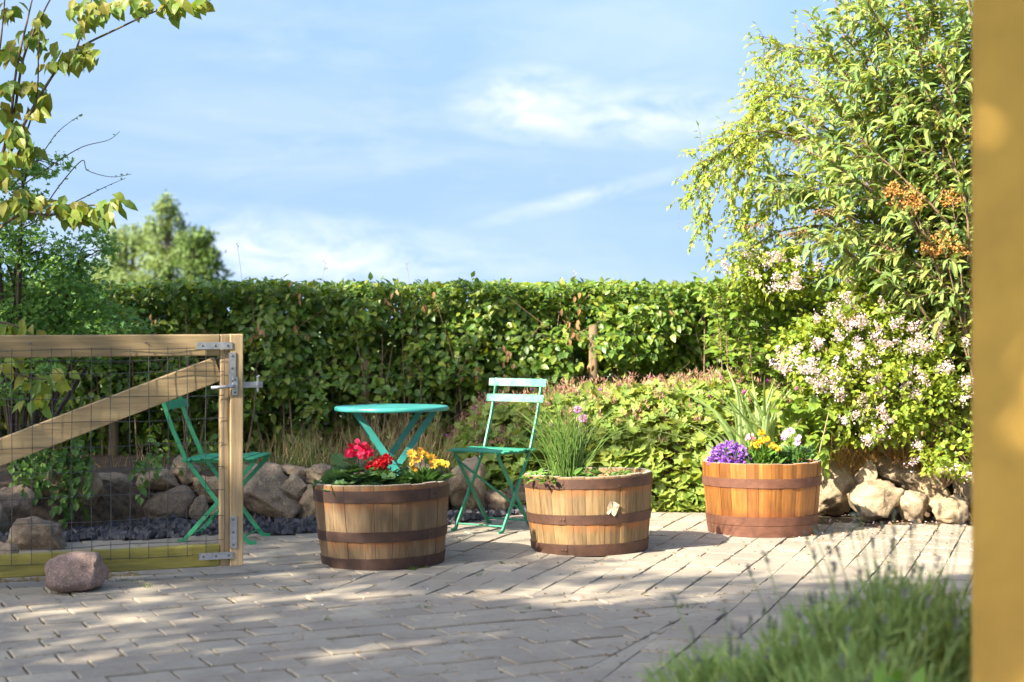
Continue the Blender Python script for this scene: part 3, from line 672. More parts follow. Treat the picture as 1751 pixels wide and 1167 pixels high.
# ------------------------------------------------------------------ bistro chairs and table
def chair(loc, rz, label, paint):
    t = thing('folding_chair', label, 'chair', loc, rz, 'green folding bistro chairs')
    for s in (-1, 1):
        x = s*.142
        up = poly([(x, .305, .795), (x, .272, .69), (x, .238, .59), (x, .198, .50), (x, .165, .425)], 4) + [Vector((x, .02, .235)), Vector((x, -.155, .012)), Vector((x, -.175, .004)), Vector((x, -.20, .004))]
        MB().strip(up, .021, .009, (1,0,0)).build('leg', paint, t)
        x2 = s*.128
        MB().strip([(x2, -.185, .408), (x2, 0, .205), (x2, .175, .012), (x2, .19, .004), (x2, .21, .004)], .021, .009, (1,0,0)).build('leg', paint, t)
        MB().tube([(x2-.006, -.008, .208), (x+.006, -.008, .208)], .008, n=8).build('pivot', paint, t)
    for y, z, h in ((.302, .775, .041), (.272, .69, .040)):
        sl = MB(); pts = [(-.178 + .356*k/8, y + .012*(1 - ((k-4)/4)**2) - .012, z) for k in range(9)]
        v = []
        tl = .3
        for p_ in pts:
            for dz, dy in ((h/2, .004), (h/2, -.004), (-h/2, -.004), (-h/2, .004)): v.append((p_[0], p_[1] + dy - .006 + dz*tl, p_[2] + dz))
        sl.add(v, [(k*4+j, k*4+(j+1) % 4, k*4+4+(j+1) % 4, k*4+4+j) for k in range(8) for j in range(4)] + [(3,2,1,0), (32,33,34,35)])
        b_ = sl.build('back_slat', paint, t)
        for s in (-1, 1): MB().disc((s*.142, y-.012, z), .006, 8, (0,-1,.3), .004).build('rivet', paint, b_)
    for k in range(7):
        y = -.195 + k*.0545 + .022
        MB().box((0, y, .424 + .0035*math.sin(k*1.9) + .006*(3-k)/6), (.345, .047, .008), Matrix.Rotation(R(4*math.sin(k*2.1)), 3, 'X')).build('seat_slat', paint, t, bevel=.002)
    for s in (-1, 1): MB().strip([(s*.128, -.2, .418), (s*.128, .18, .410)], .016, .006, (1,0,0)).build('seat_rail', paint, t)
    MB().tube([(-.142, -.135, .034), (.142, -.135, .034)], .0048, n=8).build('stretcher', paint, t)
    MB().tube([(-.128, .155, .034), (.128, .155, .034)], .0048, n=8).build('stretcher', paint, t)
    MB().strip([(-.128, -.15, .370), (.128, .11, .085)], .014, .006, (0,1,1)).build('cross_brace', paint, t)
    return t
chair((PX(843, 8.80), 8.80, 0), R(-28), 'mint green metal folding chair facing the camera beside the chive barrel', M['green'])
chair((PX(385, 8.38), 8.38, 0), R(84), 'emerald green folding chair in side view behind the wire gate', M['green_dark'])
TB = thing('bistro_table', 'round teal metal bistro table standing behind the red flower barrel', 'table', (PX(670.5, 8.40), 8.40, .008), R(14)); TB.rotation_euler.x = R(-.9)
MB().lathe([(.0, .673), (.27, .673), (.286, .6725), (.2925, .668), (.2935, .660), (.2925, .652), (.288, .650), (.283, .652), (.28, .662), (.0, .662)], 64).build('table_top', M['teal'], TB, True)
for y_, off in ((-.12, 0), (.12, .02)):
    MB().strip([(-.205+off, y_, .655), (.01+off, y_, .345), (.225+off, y_, .006)], .030, .007, (0,1,0)).build('leg', M['teal'], TB)
    MB().strip([(.205-off, y_+.014, .655), (-.01-off, y_+.014, .345), (-.225-off, y_+.014, .006)], .030, .007, (0,1,0)).build('leg', M['teal'], TB)
    MB().tube([(0, y_-.01, .352), (0, y_+.026, .352)], .011, n=10).build('pivot', M['teal'], TB)
for x_, z_ in ((.222, .02), (-.222, .02), (.19, .652), (-.19, .652)):
    MB().strip([(x_, -.135, z_), (x_, .145, z_)], .018, .006, (0,0,1)).build('crossbar', M['teal'], TB)

# ------------------------------------------------------------------ hedge with posts
HY = 10.35
def hedge():
    t = thing('hedge', 'long clipped hornbeam hedge closing off the back of the courtyard', 'hedge', (0, HY+.3, .2))
    LV = Leaves('ovate')
    k = 32000
    x = rng.uniform(-5, 4.2, k); z = .24 + 1.12*rng.random(k)**.72
    nz = np.array([mnoise.fractal((a*1.8, b_*2.6, 3), 1, 2, 3) for a, b_ in zip(x, z)])
    gap = np.array([mnoise.fractal((a*3.3, b_*3.3, 9), 1, 2, 3) for a, b_ in zip(x, z)])
    keep = gap > (-.26 + .50*np.clip((.80 - z)/.45, 0, 1))
    x, z, nz = x[keep], z[keep], nz[keep]; k = len(x)
    y = HY + .12 - nz*.24 + rng.exponential(.10, k) + .12*np.clip((.6-z)/.4, 0, 1)
    a = np.stack([rng.normal(0, .75, k), rng.normal(-.55, .35, k), rng.normal(-.45, .4, k)], 1); n = np.stack([rng.normal(0, .4, k), rng.normal(-.6, .3, k), rng.normal(.75, .3, k)], 1)
    s = rng.uniform(.65, 1.2, k); LV.add(np.stack([x, y, z], 1), a, n, .059*s, .037*s)
    k = 9500       # the clipped top
    x = rng.uniform(-5, 4.2, k); y = HY + rng.uniform(0, .62, k)
    nz = np.array([mnoise.fractal((a_*2.2, b_*2.2, 1), 1, 2, 4) for a_, b_ in zip(x, y)])
    z = 1.335 + .035*nz - rng.exponential(.035, k) + .03*(rng.random(k) > .93)
    a = np.stack([rng.normal(0, .7, k), rng.normal(-.3, .6, k), rng.normal(.15, .45, k)], 1); n = np.stack([rng.normal(0, .4, k), rng.normal(-.2, .4, k), np.ones(k)], 1)
    s = rng.uniform(.6, 1.1, k); LV.add(np.stack([x, y, z], 1), a, n, .056*s, .032*s)
    k = 15000       # inside and back
    x = rng.uniform(-5, 4.2, k); y = HY + rng.uniform(.2, .72, k); z = .18 + 1.12*rng.random(k)**1.15
    LV.add(np.stack([x, y, z], 1), rn(k), rn(k, .5) + np.array([0, 0, .6]), .075, .048)
    k = 9000
    LV.add(np.stack([rng.uniform(-5, 4.2, k), HY + rng.uniform(.25, .6, k), .85 + .47*rng.random(k)], 1), rn(k), rn(k, .5) + np.array([0, -.5, .6]), .075, .050)
    k = 14000
    LV.add(np.stack([rng.uniform(-5, 4.2, k), HY + rng.uniform(.5, .8, k), .15 + .75*rng.random(k)], 1), rn(k), rn(k, .5) + np.array([0, -.6, .4]), .085, .058)
    LV.build(M['hedge'], t, 'foliage', 300)
    D = Leaves('ovate'); k = 75; x = rng.uniform(-3, 2.3, k); z = rng.uniform(.6, 1.36, k)
    xc = rng.uniform(-2.6, 1.6, 16); j = rng.integers(0, 16, k); zc = rng.uniform(.75, 1.3, 16)
    D.add(np.stack([xc[j] + rng.normal(0, .035, k), np.full(k, HY-.02) + rng.normal(0, .03, k), zc[j] + rng.normal(0, .05, k)], 1), np.stack([rng.normal(0,.4,k), rng.normal(-.2,.3,k), -np.ones(k)], 1), rn(k, .6)+np.array([0,-1,.2]), .05, .022)
    D.build(M['dead'], t, 'withered_leaves')
    mb = MB()
    for _ in range(150):
        x = rng.uniform(-4.5, 3.6); y = HY + rng.uniform(.1, .5); x1 = x + rng.normal(0, .12)
        mb.tube(poly([(x, y, .15), ((x+x1)/2 + rng.normal(0, .03), y + rng.normal(0, .04), .7), (x1, y + rng.normal(0, .08), 1.28)], 4), rng.uniform(.004, .009), .002, 5, False)
    for _ in range(140):
        x = rng.uniform(-3.5, 3); z = rng.uniform(.35, 1.2); y = HY + rng.uniform(.05, .3); l = rng.uniform(.12, .4); a = rng.uniform(-1, 1)
        mb.tube([(x, y, z), (x + a*l, y - .06, z + l*.5)], .003, .0012, 4, False)
    o = mb.build('stems', M['twig'], t); o.matrix_local = t.matrix_basis.inverted()
hedge()
for px, py0, py1, rad, lab in ((1015, 556, 800, .030, 'grey wooden fence post standing in the sunlit hedge above the pink flowers'), (625, 590, 830, .030, 'brown wooden fence post in the hedge behind the teal table'), (194, 700, 830, .034, 'short wooden stake at the foot of the hedge behind the gate')):
    d = HY + (.10 if px == 1015 else .24); t = thing('fence_post', lab, 'post', (PX(px, d), d, .1), 0, 'posts in the hedge'); z1 = PZ(py0, d) - .1
    MB().lathe([(.0, z1), (rad*.8, z1-.002), (rad, z1-.012), (rad*1.04, z1*.5), (rad*1.1, -.15)], 14).build('shaft', M['cut'], t, True)
wt = thing('fence_wire', 'thin wires strung from post to post through the hedge', 'wire', (0, HY-.07, .3))
for z in (.72, .46, .24): MB().tube([(-4 + k*.5, .004*math.sin(k), z + .006*math.sin(k*2.1)) for k in range(15)], .0013, n=4).build('strand', M['wire'], wt)

# dry and green grass along the hedge foot
def tuft(LV, x, y, z, k, h, spread, wd=.004, lean=.35):
    p = np.stack([x + rng.normal(0, spread, k), y + rng.normal(0, spread*.5, k), np.full(k, z)], 1)
    LV.add(p, np.stack([rng.normal(0, lean, k), rng.normal(-.05, lean*.7, k), np.ones(k)], 1), rn(k), h*rng.uniform(.45, 1.1, k), wd)
S = Leaves('blade')
for px in list(range(470, 770, 9)) + list(range(60, 470, 26)):
    if 100 < px < 470: kk, hh = 8, .22
    else: kk, hh = (22, .42) if 600 < px < 760 else (15, .33)
    tuft(S, PX(px, 9.9), rng.uniform(9.55, 10.25), .2, kk, hh, .05, .0042)
o = S.build(M['straw'], None, 'dry_grass'); o['kind'] = 'stuff'; o['label'] = 'dry straw-coloured grass along the foot of the hedge'; o['category'] = 'dry grass'
S = Leaves('blade')
for px in (500, 512, 520, 535, 575, 690, 715, 745, 350, 365, 372, 460): tuft(S, PX(px, 9.7), rng.uniform(9.45, 9.9), .2, 40, .28, .05, .0045, .45)
o = S.build(M['blade'], None, 'green_grass'); o['kind'] = 'stuff'; o['label'] = 'green grass tufts above the stone wall'; o['category'] = 'grass'
S = Leaves('blade')      # grass stalks standing above the hedge
mb = MB()
for px, top in ((418, 415), (544, 450), (705, 452), (325, 455), (240, 455), (880, 478), (990, 465)):
    d = HY + .35; x = PX(px, d); z1 = PZ(top, d); ln = rng.uniform(-.05, .05)
    mb.tube(poly([(x, d, 1.1), (x + ln*.3, d, (1.1+z1)/2), (x + ln, d, z1)], 4), .0014, .0008, 4, False)
    k = 6; S.add(np.stack([x + ln + rng.normal(0, .006, k), np.full(k, d), z1 - rng.uniform(-.01, .05, k)], 1), rn(k, .4) + np.array([0,0,1]), rn(k), .016, .004)
t = thing('grass_stalks', 'a few tall seeding grass stalks rising above the hedge top', 'grass', (0, HY+.35, 1.0))
o = mb.build('stalk', M['straw'], t); o.matrix_local = t.matrix_basis.inverted(); S.build(M['straw'], t, 'seed_heads')['kind'] = 'stuff'

# ------------------------------------------------------------------ cranesbill bank
t = thing('cranesbill_bank', 'sprawling bank of lobed cranesbill leaves with spent pink seedheads below the hedge', 'cranesbill', (.6, 9.9, 0))
LV = Leaves('palm'); k = 6200
def cran_h(x, y):
    prof = np.interp(x, [-.45, -.2, .2, .8, 1.3, 1.75, 2.0], [.25, .52, .60, .66, .70, .62, .3])
    fr = np.interp(x, [-.45, 0, .5, 1.2, 1.55, 2.0], [9.72, 9.62, 9.58, 9.5, 9.4, 9.6])
    return prof * np.clip((y - fr)/.32, 0, 1)**.55, fr
x = rng.uniform(-.45, 2.0, k); _, fr = cran_h(x, np.full(k, 10)); y = fr + rng.random(k)**1.25*(10.42 - fr); h, _ = cran_h(x, y)
z = np.maximum(.03, h + rng.normal(0, .035, k) - rng.exponential(.04, k)); k2 = rng.random(k) < .25; z = np.where(k2, z*rng.random(k), z)
LV.add(np.stack([x, y, z], 1), np.stack([rng.normal(0, .6, k), rng.normal(-.6, .5, k), rng.normal(-.15, .35, k)], 1), np.stack([rng.normal(-.1, .35, k), rng.normal(-.75, .3, k), rng.normal(.75, .25, k)], 1), rng.uniform(.052, .094, k), rng.uniform(.052, .094, k))
LV.build(M['cran'], t, 'foliage', 300)
mb = MB()
for i in range(0, k, 4): mb.tube([(x[i], y[i], z[i]), (x[i] + rng.normal(0, .05), y[i] + .08, max(.0, z[i]*.3))], .0016, n=3, cap=False)
o = mb.build('stalks', M['cran_fl'], t); o.matrix_local = t.matrix_basis.inverted()
SV = Leaves('kite'); n = 250
sx = rng.uniform(-.4, 1.75, n); sf = cran_h(sx, np.full(n, 10.))[1]; sy = sf + .1 + rng.random(n)*.8*(10.45-sf); sz = cran_h(sx, sy)[0] + rng.uniform(.01, .10, n)
for i in range(n):
    m_ = 12; SV.add(np.tile([[sx[i], sy[i], sz[i]]], (m_, 1)) + rn(m_, .014), rn(m_, .45) + np.array([0, -.1, 1]), rn(m_), .032, .006)
SV.build(M['cran_fl'], t, 'seedheads')
PV = Leaves('kite'); n = 26
for i in rng.integers(0, 190, n): PV.add(np.tile([[sx[i], sy[i]-.03, sz[i]+.01]], (6, 1)), rn(6), rn(6), .016, .012)
PV.build(M['pink'], t, 'petals')['kind'] = 'stuff'

# ------------------------------------------------------------------ shrubs at the right
def to_local(o, t): o.matrix_local = t.matrix_basis.inverted(); return o
def px_box(px0, py0, px1, py1, d): c = P((px0+px1)/2, (py0+py1)/2, d); return c, (abs(px1-px0)/2*d/F, abs(py1-py0)/2*d/F)
# rambler: arching small-leaved sprays reaching out over the sky
t = thing('rambling_shrub', 'light green small-leaved shrub with long sprays arching left over the sky', 'shrub', (2.6, 10.0, .2))
mb = MB(); LV = Leaves('kite'); d = 9.9
sprays = [[(1600,520),(1500,330),(1380,235),(1260,260),(1172,350)], [(1600,500),(1480,300),(1330,235),(1255,270),(1208,375)], [(1580,480),(1450,290),(1350,225),(1290,250),(1275,350)],
    [(1600,420),(1500,200),(1420,120),(1350,85),(1308,112)], [(1600,430),(1480,160),(1400,90),(1330,80)], [(1600,440),(1480,220),(1380,170),(1300,170),(1282,215)], [(1590,450),(1450,250),(1340,190),(1285,210),(1262,268)],
    [(1600,400),(1540,150),(1500,40),(1475,-20)], [(1610,380),(1580,120),(1530,20),(1490,8)], [(1580,470),(1430,330),(1340,300),(1290,330),(1270,390)], [(1600,520),(1460,400),(1360,390),(1290,420),(1268,450)],
    [(1590,480),(1450,360),(1350,340),(1300,375)], [(1610,560),(1480,420),(1360,430),(1300,480)], [(1600,480),(1450,200),(1360,150),(1310,155)], [(1600,500),(1420,270),(1300,225),(1235,260),(1195,300)]]
for sp in sprays:
    dj = d + rng.uniform(-.35, .35); n = len(sp)
    base = Vector((2.6, 10.0, .2))
    pts = [P(a, b_, dj + .1*math.sin(i)) for i, (a, b_) in enumerate(sp)]
    spray(mb, LV, pts, .009, .042, .021, .016, twig=42, twigL=.26, droop=.35, start=.3, tr=.0018)
    mb.tube(poly([base + Vector((rng.normal(0,.1), rng.normal(0,.1), 0)), base.lerp(pts[0], .55) + Vector((.1, 0, .1)), pts[0]], 4), .016, .009, 6)
for _ in range(5):
    sp = random.choice(sprays); tip = P(*sp[-1], d)
    mb.tube(poly([tip, tip + Vector((-.04, 0, -.05)), tip + Vector((-.02 - .1*rng.random(), 0, -.16))], 4), .0013, .0008, 4, False)
to_local(mb.build('branches', M['twig'], t, True), t); LV.build(M['rose'], t, 'foliage', 150)

# butterfly bush
def panicle(SV, p, ax, L, r, k, s=.011):
    ax = unit(np.array([ax], float))[0]; u = rng.random(k); q = np.array(p)[None] + ax[None]*u[:, None]*L + rn(k, 1)*(r*(1-.75*u))[:, None]*.55
    SV.add(q, rn(k) + ax*.3, rn(k), s*rng.uniform(.6, 1.3, k), s*.7)
t = thing('butterfly_bush', 'tall bush with long pointed leaves and brown spent flower spikes beside the ochre wall', 'bush', (2.65, 9.5, .2))
mb = MB(); LV = Leaves('ovate'); SV = Leaves('kite'); d = 9.35
tips = [(1400,75),(1440,60),(1480,95),(1500,30),(1530,-10),(1560,60),(1600,20),(1640,60),(1420,170),(1460,200),(1510,150),(1560,160),(1620,150),(1650,200),(1385,260),(1430,300),(1490,260),(1540,240),(1590,260),(1640,300),(1390,320),(1450,370),(1500,340),(1570,390),(1640,400),(1360,345),(1650,110),(1580,110),(1610,220),(1470,130),(1640,10),(1550,310),(1415,225),(1510,210),(1600,330),(1525,90),(1690,90),(1690,260),(1700,380),(1480,400),(1540,440),(1620,470),(1650,520),(1400,410),(1580,-30),(1650,-40)]
for a_, b_ in tips:
    dj = d + rng.uniform(-.35, .35); tip = P(a_, b_, dj); base = Vector((2.75 + rng.normal(0, .12), 9.55 + rng.normal(0, .15), .2))
    mid = Vector((base.x*.62 + tip.x*.38, dj, base.z*.3 + tip.z*.7 - .05)); L_ = (tip-base).length
    spray(mb, LV, [base, mid, tip.lerp(mid, .3) + Vector((0, 0, .05)), tip], .012, .092, .028, .045, twig=17, twigL=.30, droop=.25, spread=.9, start=.48, tr=.003, opp=True)
    if rng.random() < .75: panicle(SV, tip, (tip-mid) + Vector((0,0,-.1)), .14, .03, 90)
for a_, b_ in ((1375,400),(1500,315),(1430,360),(1310,385),(1480,545),(1630,720),(1590,700)): panicle(SV, P(a_, b_, 9.1), (-1, 0, -.1), .13, .03, 110)
to_local(mb.build('branches', M['twig'], t, True), t); LV.build(M['budd'], t, 'foliage', 300); SV.build(M['brown_fl'], t, 'flower_spikes')

# orange clusters
t = thing('orange_flowered_shrub', 'shrub with two round heads of orange blossom against the bush by the wall', 'shrub', (2.7, 9.1, .2))
mb = MB(); LV = Leaves('ovate')
for i, (a_, b_, r_) in enumerate(((1545,338,34),(1525,325,18),(1612,415,36),(1590,430,20),(1640,430,20),(1628,340,26),(1560,352,20))):
    c = P(a_, b_, 9.0); rr = r_*9.0/F; SV = Leaves('kite'); k = int(6.5*r_)
    q = unit(rn(k))*(rng.random((k, 1))**.4)*rr; q[:, 2] *= .7; SV.add(np.array(c)[None] + q, rn(k) + np.array([0,-.3,.4]), rn(k), .017, .012)
    if i in (0, 2): SV.build(M['orange_fl'], t, 'flower_head')
    else: SV.build(M['orange_fl'], t, 'flower_head')
    spray(mb, LV, [Vector((2.7, 9.15, .2)), Vector((2.55, 9.1, (c.z+.2)/2)), c], .009, .06, .03, .06, twig=5, twigL=.2, start=.5)
to_local(mb.build('branches', M['twig'], t, True), t); LV.build(M['budd'], t, 'foliage')

# small-leaved lilac with pale flowers
t = thing('flowering_lilac', 'rounded lilac bush full of pale pink flower clusters above the pale stones', 'lilac', (2.2, 9.4, .2))
mb = MB(); LV = Leaves('ovate'); SV = Leaves('kite')
blobs = [(1330,470,80,45,9.75,1500),(1420,480,90,55,9.7,1500),(1530,470,110,60,9.6,1300),(1400,600,70,60,9.35,1100),(1480,560,90,70,9.35,1800),(1560,580,90,80,9.3,1800),(1630,600,60,90,9.25,1100),(1450,665,80,60,9.2,1500),(1530,680,90,70,9.15,1600),(1610,690,70,70,9.15,1200),(1480,720,50,40,9.15,500),(1640,780,40,45,9.0,350),(1590,790,30,25,8.95,160)]
for a_, b_, rx, ry, dd, k in blobs:
    c = P(a_, b_, dd); mass(LV, c, (rx*dd/F, .22, ry*dd/F), k, .036, .025, clump=26, up=.8, droop=.15, inner=.3)
    for _ in range(9):
        e = c + Vector((rng.normal(0, .5)*rx*dd/F, rng.normal(0, .12), rng.normal(0, .5)*ry*dd/F)); mb.tube(poly([(2.3, 9.5, .2), (c.x + .1, dd + .1, c.z - .15), e], 4), .006, .0015, 4, False)
cl = [(1262,468),(1285,452),(1300,470),(1320,448),(1345,472),(1365,478),(1385,462),(1330,490),(1310,440),(1400,445),(1425,512),(1440,530),(1455,545),(1430,560),(1410,545),(1470,560),(1490,545),(1500,575),(1520,560),(1480,595),(1460,600),(1440,590),(1395,600),(1380,615),(1360,610),(1350,630),(1375,640),(1400,650),(1420,640),(1440,655),(1460,640),(1410,665),(1390,600),(1500,605),(1520,598),(1545,560),(1560,585),(1580,595),(1600,590),(1430,625),(1475,675),(1500,665),(1515,700),(1535,680),(1470,700),(1530,715),(1450,690),(1560,650),(1420,680),(1590,570),(1365,625),(1515,510),(1530,515),(1460,500),(1480,520),(1555,660),(1640,660),(1650,600),(1630,640),(1660,690),(1570,775),(1640,805),(1625,812),(1480,740),(1505,735),(1440,720),(1620,560),(1560,530),(1455,620)]
for a_, b_ in cl:
    dd = float(np.interp(b_, [440, 500, 560, 640, 720, 810], [9.6, 9.45, 9.1, 9.05, 9.0, 8.85])) - .03*abs(rng.normal())
    for _ in range(2):
        p = P(a_ + rng.normal(0, 16), b_ + rng.normal(0, 11), dd); panicle(SV, p, (rng.normal(0, .5), -.5, rng.normal(.3, .4)), .085, .034, 60, .0128)
to_local(mb.build('branches', M['twig'], t, True), t); LV.build(M['lilac'], t, 'foliage', 150); SV.build(M['lilac_fl'], t, 'flowers')

# leafy climber between hedge and lilac
t = thing('leafy_climber', 'upright green climber with heart-shaped leaves between the hedge and the lilac', 'climber', (1.5, 9.8, .2))
mb = MB(); LV = Leaves('ovate')
for px in range(1225, 1350, 9):
    dd = rng.uniform(9.7, 10.1); top = rng.uniform(455, 520); b_ = P(px + 15, 700, dd); tp = P(px + rng.normal(0, 12), top, dd)
    spray(mb, LV, [(b_.x, dd, .25), b_.lerp(tp, .6) + Vector((.02, 0, 0)), tp], .005, .058, .042, .022, twig=9, twigL=.16, start=.25, droop=.35)
for a_, b_ in ((1345,690),(1370,700),(1395,690),(1410,720),(1360,730),(1385,745),(1405,755),(1330,700),(1420,700),(1400,775)):
    p = P(a_, b_, 9.05); spray(mb, LV, [Vector((1.72, 9.4, .25)), Vector(((p.x+1.72)/2, 9.2, p.z - .05)), p], .004, .07, .055, .035, twig=3, twigL=.1, start=.45, droop=.3)
to_local(mb.build('stems', M['twig'], t, True), t); LV.build(M['vine'], t, 'foliage', 200)

# sword-leaved clump and amber grass
t = thing('sword_leaf_clump', 'clump of long arching sword-shaped leaves behind the orange barrel', 'iris', (PX(1290, 9.5), 9.5, .15))
mb = MB()
for i in range(46):
    x0 = PX(1295 + rng.normal(0, 22), 9.5); y0 = 9.28 + rng.normal(0, .05); l = rng.uniform(.42, .74); a = rng.normal(-.25, .38); b2_ = rng.normal(-.1, .25)
    pl = poly([(x0, y0, .15), (x0 + a*l*.35, y0 + b2_*l*.3, .15 + l*.6), (x0 + a*l*.95, y0 + b2_*l, .15 + l*rng.uniform(.75, 1.02))], 4)
    v = []; n = len(pl)
    for j, p in enumerate(pl): wv = .013*(1 - (j/(n-1))**2) + .0006; v += [(p.x - wv, p.y, p.z), (p.x, p.y - .004, p.z), (p.x + wv, p.y, p.z)]
    sw = raw('sword_leaf', v, [(j*3+q, j*3+q+1, j*3+q+4, j*3+q+3) for j in range(n-1) for q in (0, 1)], M['iris'], t); to_local(sw, t)
S = Leaves('blade')
for px in range(1425, 1660, 7): tuft(S, PX(px, 9.35), rng.uniform(9.3, 9.5), .22, 26, .30, .035, .0035, .6)
o = S.build(M['straw_warm'], None, 'amber_grass'); o['kind'] = 'stuff'; o['label'] = 'amber dry grass hanging over the pale stone wall'; o['category'] = 'dry grass'

# ------------------------------------------------------------------ shrubs at the left
t = thing('dogwood_tree', 'young dogwood with large drooping yellow-green leaves reaching in at the upper left', 'tree', (-2.95, 7.8, 0))
mb = MB(); LV = Leaves('ovate'); d = 7.7
tb = Vector((-2.95, 7.8, 0)); fork = P(-70, 470, d); MB_ = [tb, Vector((-2.92, 7.78, .7)), fork]
mb.tube(poly(MB_, 5), .032, .022, 8)
main = [[(-70,470),(0,300),(40,215),(90,130),(130,86),(200,50),(270,18),(360,-14)], [(-70,470),(8,250),(28,120),(48,30),(62,-30)], [(-70,470),(15,230),(40,100),(75,20),(95,-15)], [(-70,470),(-10,400),(40,365),(90,368),(150,352),(205,352)], [(20,290),(60,180),(66,90),(70,20)],
        [(-70,470),(-20,200),(0,80),(10,-20)], [(130,86),(145,40),(158,-5)], [(-70,470),(-30,540),(20,555),(45,570)], [(-70,470),(-40,600),(30,640),(85,650)]]
bz = [P(0,0,d)]
for q in main: mb.tube(poly([P(a_, b_, d + .05*math.sin(i*2)) for i, (a_, b_) in enumerate(q)], 6), .010 if q[0] == (-70,470) else .005, .0025, 6)
cl = [(15,20,9),(45,60,4),(20,95,7),(10,150,8),(5,190,6),(70,30,5),(60,62,4),(128,14,6),(150,28,5),(165,5,6),(195,12,9),(225,6,9),(255,2,9),(285,8,9),(310,2,7),(340,0,7),(140,50,4),(135,92,12),(115,98,7),(155,98,9),(92,105,4),(85,72,4),(50,150,8),(75,170,7),(60,190,6),(35,235,11),(15,270,11),(55,258,9),(25,222,8),(8,300,6),(60,345,11),(45,355,9),(25,345,8),(10,350,7),(110,352,11),(140,360,12),(165,365,12),(185,362,12),(195,345,8),(120,370,9),(15,560,5),(40,568,5),(70,655,5),(60,690,4),(95,650,4),(20,615,4)]
for a_, b_, n in cl:
    n = n + 4
    p = np.array([P(a_ + rng.normal(0, 9), b_ + rng.normal(-4, 7), d + rng.normal(0, .05)) for _ in range(n)])
    LV.add(p, np.stack([rng.normal(.15, .6, n), rng.normal(-.2, .4, n), rng.normal(-.75, .3, n)], 1), np.stack([rng.normal(-.2, .4, n), rng.normal(-.7, .3, n), rng.normal(.6, .3, n)], 1), rng.uniform(.06, .098, n), rng.uniform(.035, .055, n))
to_local(mb.build('branches', M['bark'], t, True), t); LV.build(M['dog'], t, 'foliage', 300)

t = thing('hawthorn_shrub', 'bushy hawthorn with small lobed leaves rising above the gate at the left edge', 'shrub', (-2.8, 9.2, .2))
mb = MB(); LV = Leaves('lobed')
for a_, b_, rx, ry, dd, k in [(40,520,110,80,9.3,2300),(130,560,90,60,9.4,1500),(60,440,80,55,9.2,1300),(20,380,60,60,9.2,900),(-40,480,90,120,9.3,1200),(110,490,60,40,9.5,700),(20,640,90,50,9.0,700),(75,280,42,22,9.1,330),(30,300,40,30,9.1,300),(200,560,70,40,9.7,600),(160,430,40,35,9.4,350),(150,600,70,30,9.4,400)]:
    c = P(a_, b_, dd); mass(LV, c, (rx*dd/F, .25, ry*dd/F), k, .040, .036, clump=24, up=.8, droop=.1, inner=.3)
    for _ in range(8):
        e = c + Vector((rng.normal(0, .5)*rx*dd/F, rng.normal(0, .12), rng.normal(0, .5)*ry*dd/F)); mb.tube(poly([(-2.8, 9.25, .2), (c.x - .12, dd, c.z - .15), e], 4), .008, .002, 5, False)
for q in ([(20,330),(90,282),(140,252),(185,240),(205,225)], [(60,380),(100,320),(140,275),(150,292),(190,303),(225,298)], [(20,320),(70,265),(100,225),(140,195)], [(40,390),(140,340),(180,320),(215,305)]):
    pts = [P(a_, b_, 8.9) for a_, b_ in q]; mb.tube(poly(pts, 5), .004, .0012, 5)
    for _ in range(26):
        i = rng.integers(0, len(pts)-1); p = pts[i].lerp(pts[i+1], rng.random()); 
        if rng.random() < (.9 if i < 2 else .25): LV.add(p, rn(1), (0, -.4, 1), .026, .024)
to_local(mb.build('branches', M['twig_dark'], t, True), t); LV.build(M['haw'], t, 'foliage', 250)

# low creeper over the left stones
t = thing('creeping_vine', 'trailing green creeper spilling over the stones behind the gate', 'creeper', (-2.1, 8.7, .2))
mb = MB(); LV = Leaves('ovate')
for a_, b_ in ((60,850),(90,870),(110,890),(40,840),(130,860),(150,840),(80,820),(100,800),(20,800),(125,835),(60,790),(30,860),(70,895),(115,905),(150,820),(240,850),(270,800),(55,760),(95,740),(130,770)):
    p = P(a_, b_, 8.55); spray(mb, LV, [Vector((p.x - .1, 9.0, .32)), Vector((p.x - .05, 8.75, max(.36, p.z + .05))), p], .003, .050, .036, .032, twig=3, twigL=.12, start=.15, droop=.4)
to_local(mb.build('stems', M['creeper'], t), t); LV.build(M['creeper'], t, 'foliage', 200)

# ------------------------------------------------------------------ trees far behind the hedge
def far_tree(x, d, h, w_, label, m, seed, k, n):
    t = thing('distant_tree', label, 'tree', (x, d, 0), 0, 'trees in the field behind the hedge')
    mb = MB(); mb.tube(poly([(x, d, -.1), (x + .1, d, h*.45), (x, d, h*.9)], 5), .14, .03, 7); LV = Leaves('kite'); r = random.Random(seed)
    for i in range(n):
        u = i/(n-1); zz = h*(.25 + .72*u); wr = w_*.5*(math.sin(math.pi*(.18+.78*u))**.8); a = r.uniform(0, 6.28); q = r.uniform(.2, .8)*wr
        c = (x + q*math.cos(a), d + q*math.sin(a), zz); mb.tube([(x, d, zz*.8), c], .03, .01, 5, False)
        mass(LV, c, (w_*.17, w_*.17, h*.085), k, .12, .075, clump=12, up=.7, inner=.2)
    to_local(mb.build('trunk', M['bark'], t, True), t); LV.build(m, t, 'crown')
far_tree(PX(225, 46), 46, 3.5, 3.2, 'pale green feathery tree far behind the hedge at the left', M['far1'], 4, 330, 26)
far_tree(PX(285, 44), 44, 4.1, 1.9, 'slender tall tree, highest of those far behind the hedge', M['far1'], 5, 240, 22)
far_tree(PX(335, 42), 42, 3.2, 1.9, 'darker green tree at the right of the distant trees', M['far2'], 6, 280, 22)
far_tree(PX(160, 50), 50, 2.6, 2.0, 'small grey-green tree glimpsed through the hawthorn in the distance', M['far2'], 8, 120, 14)

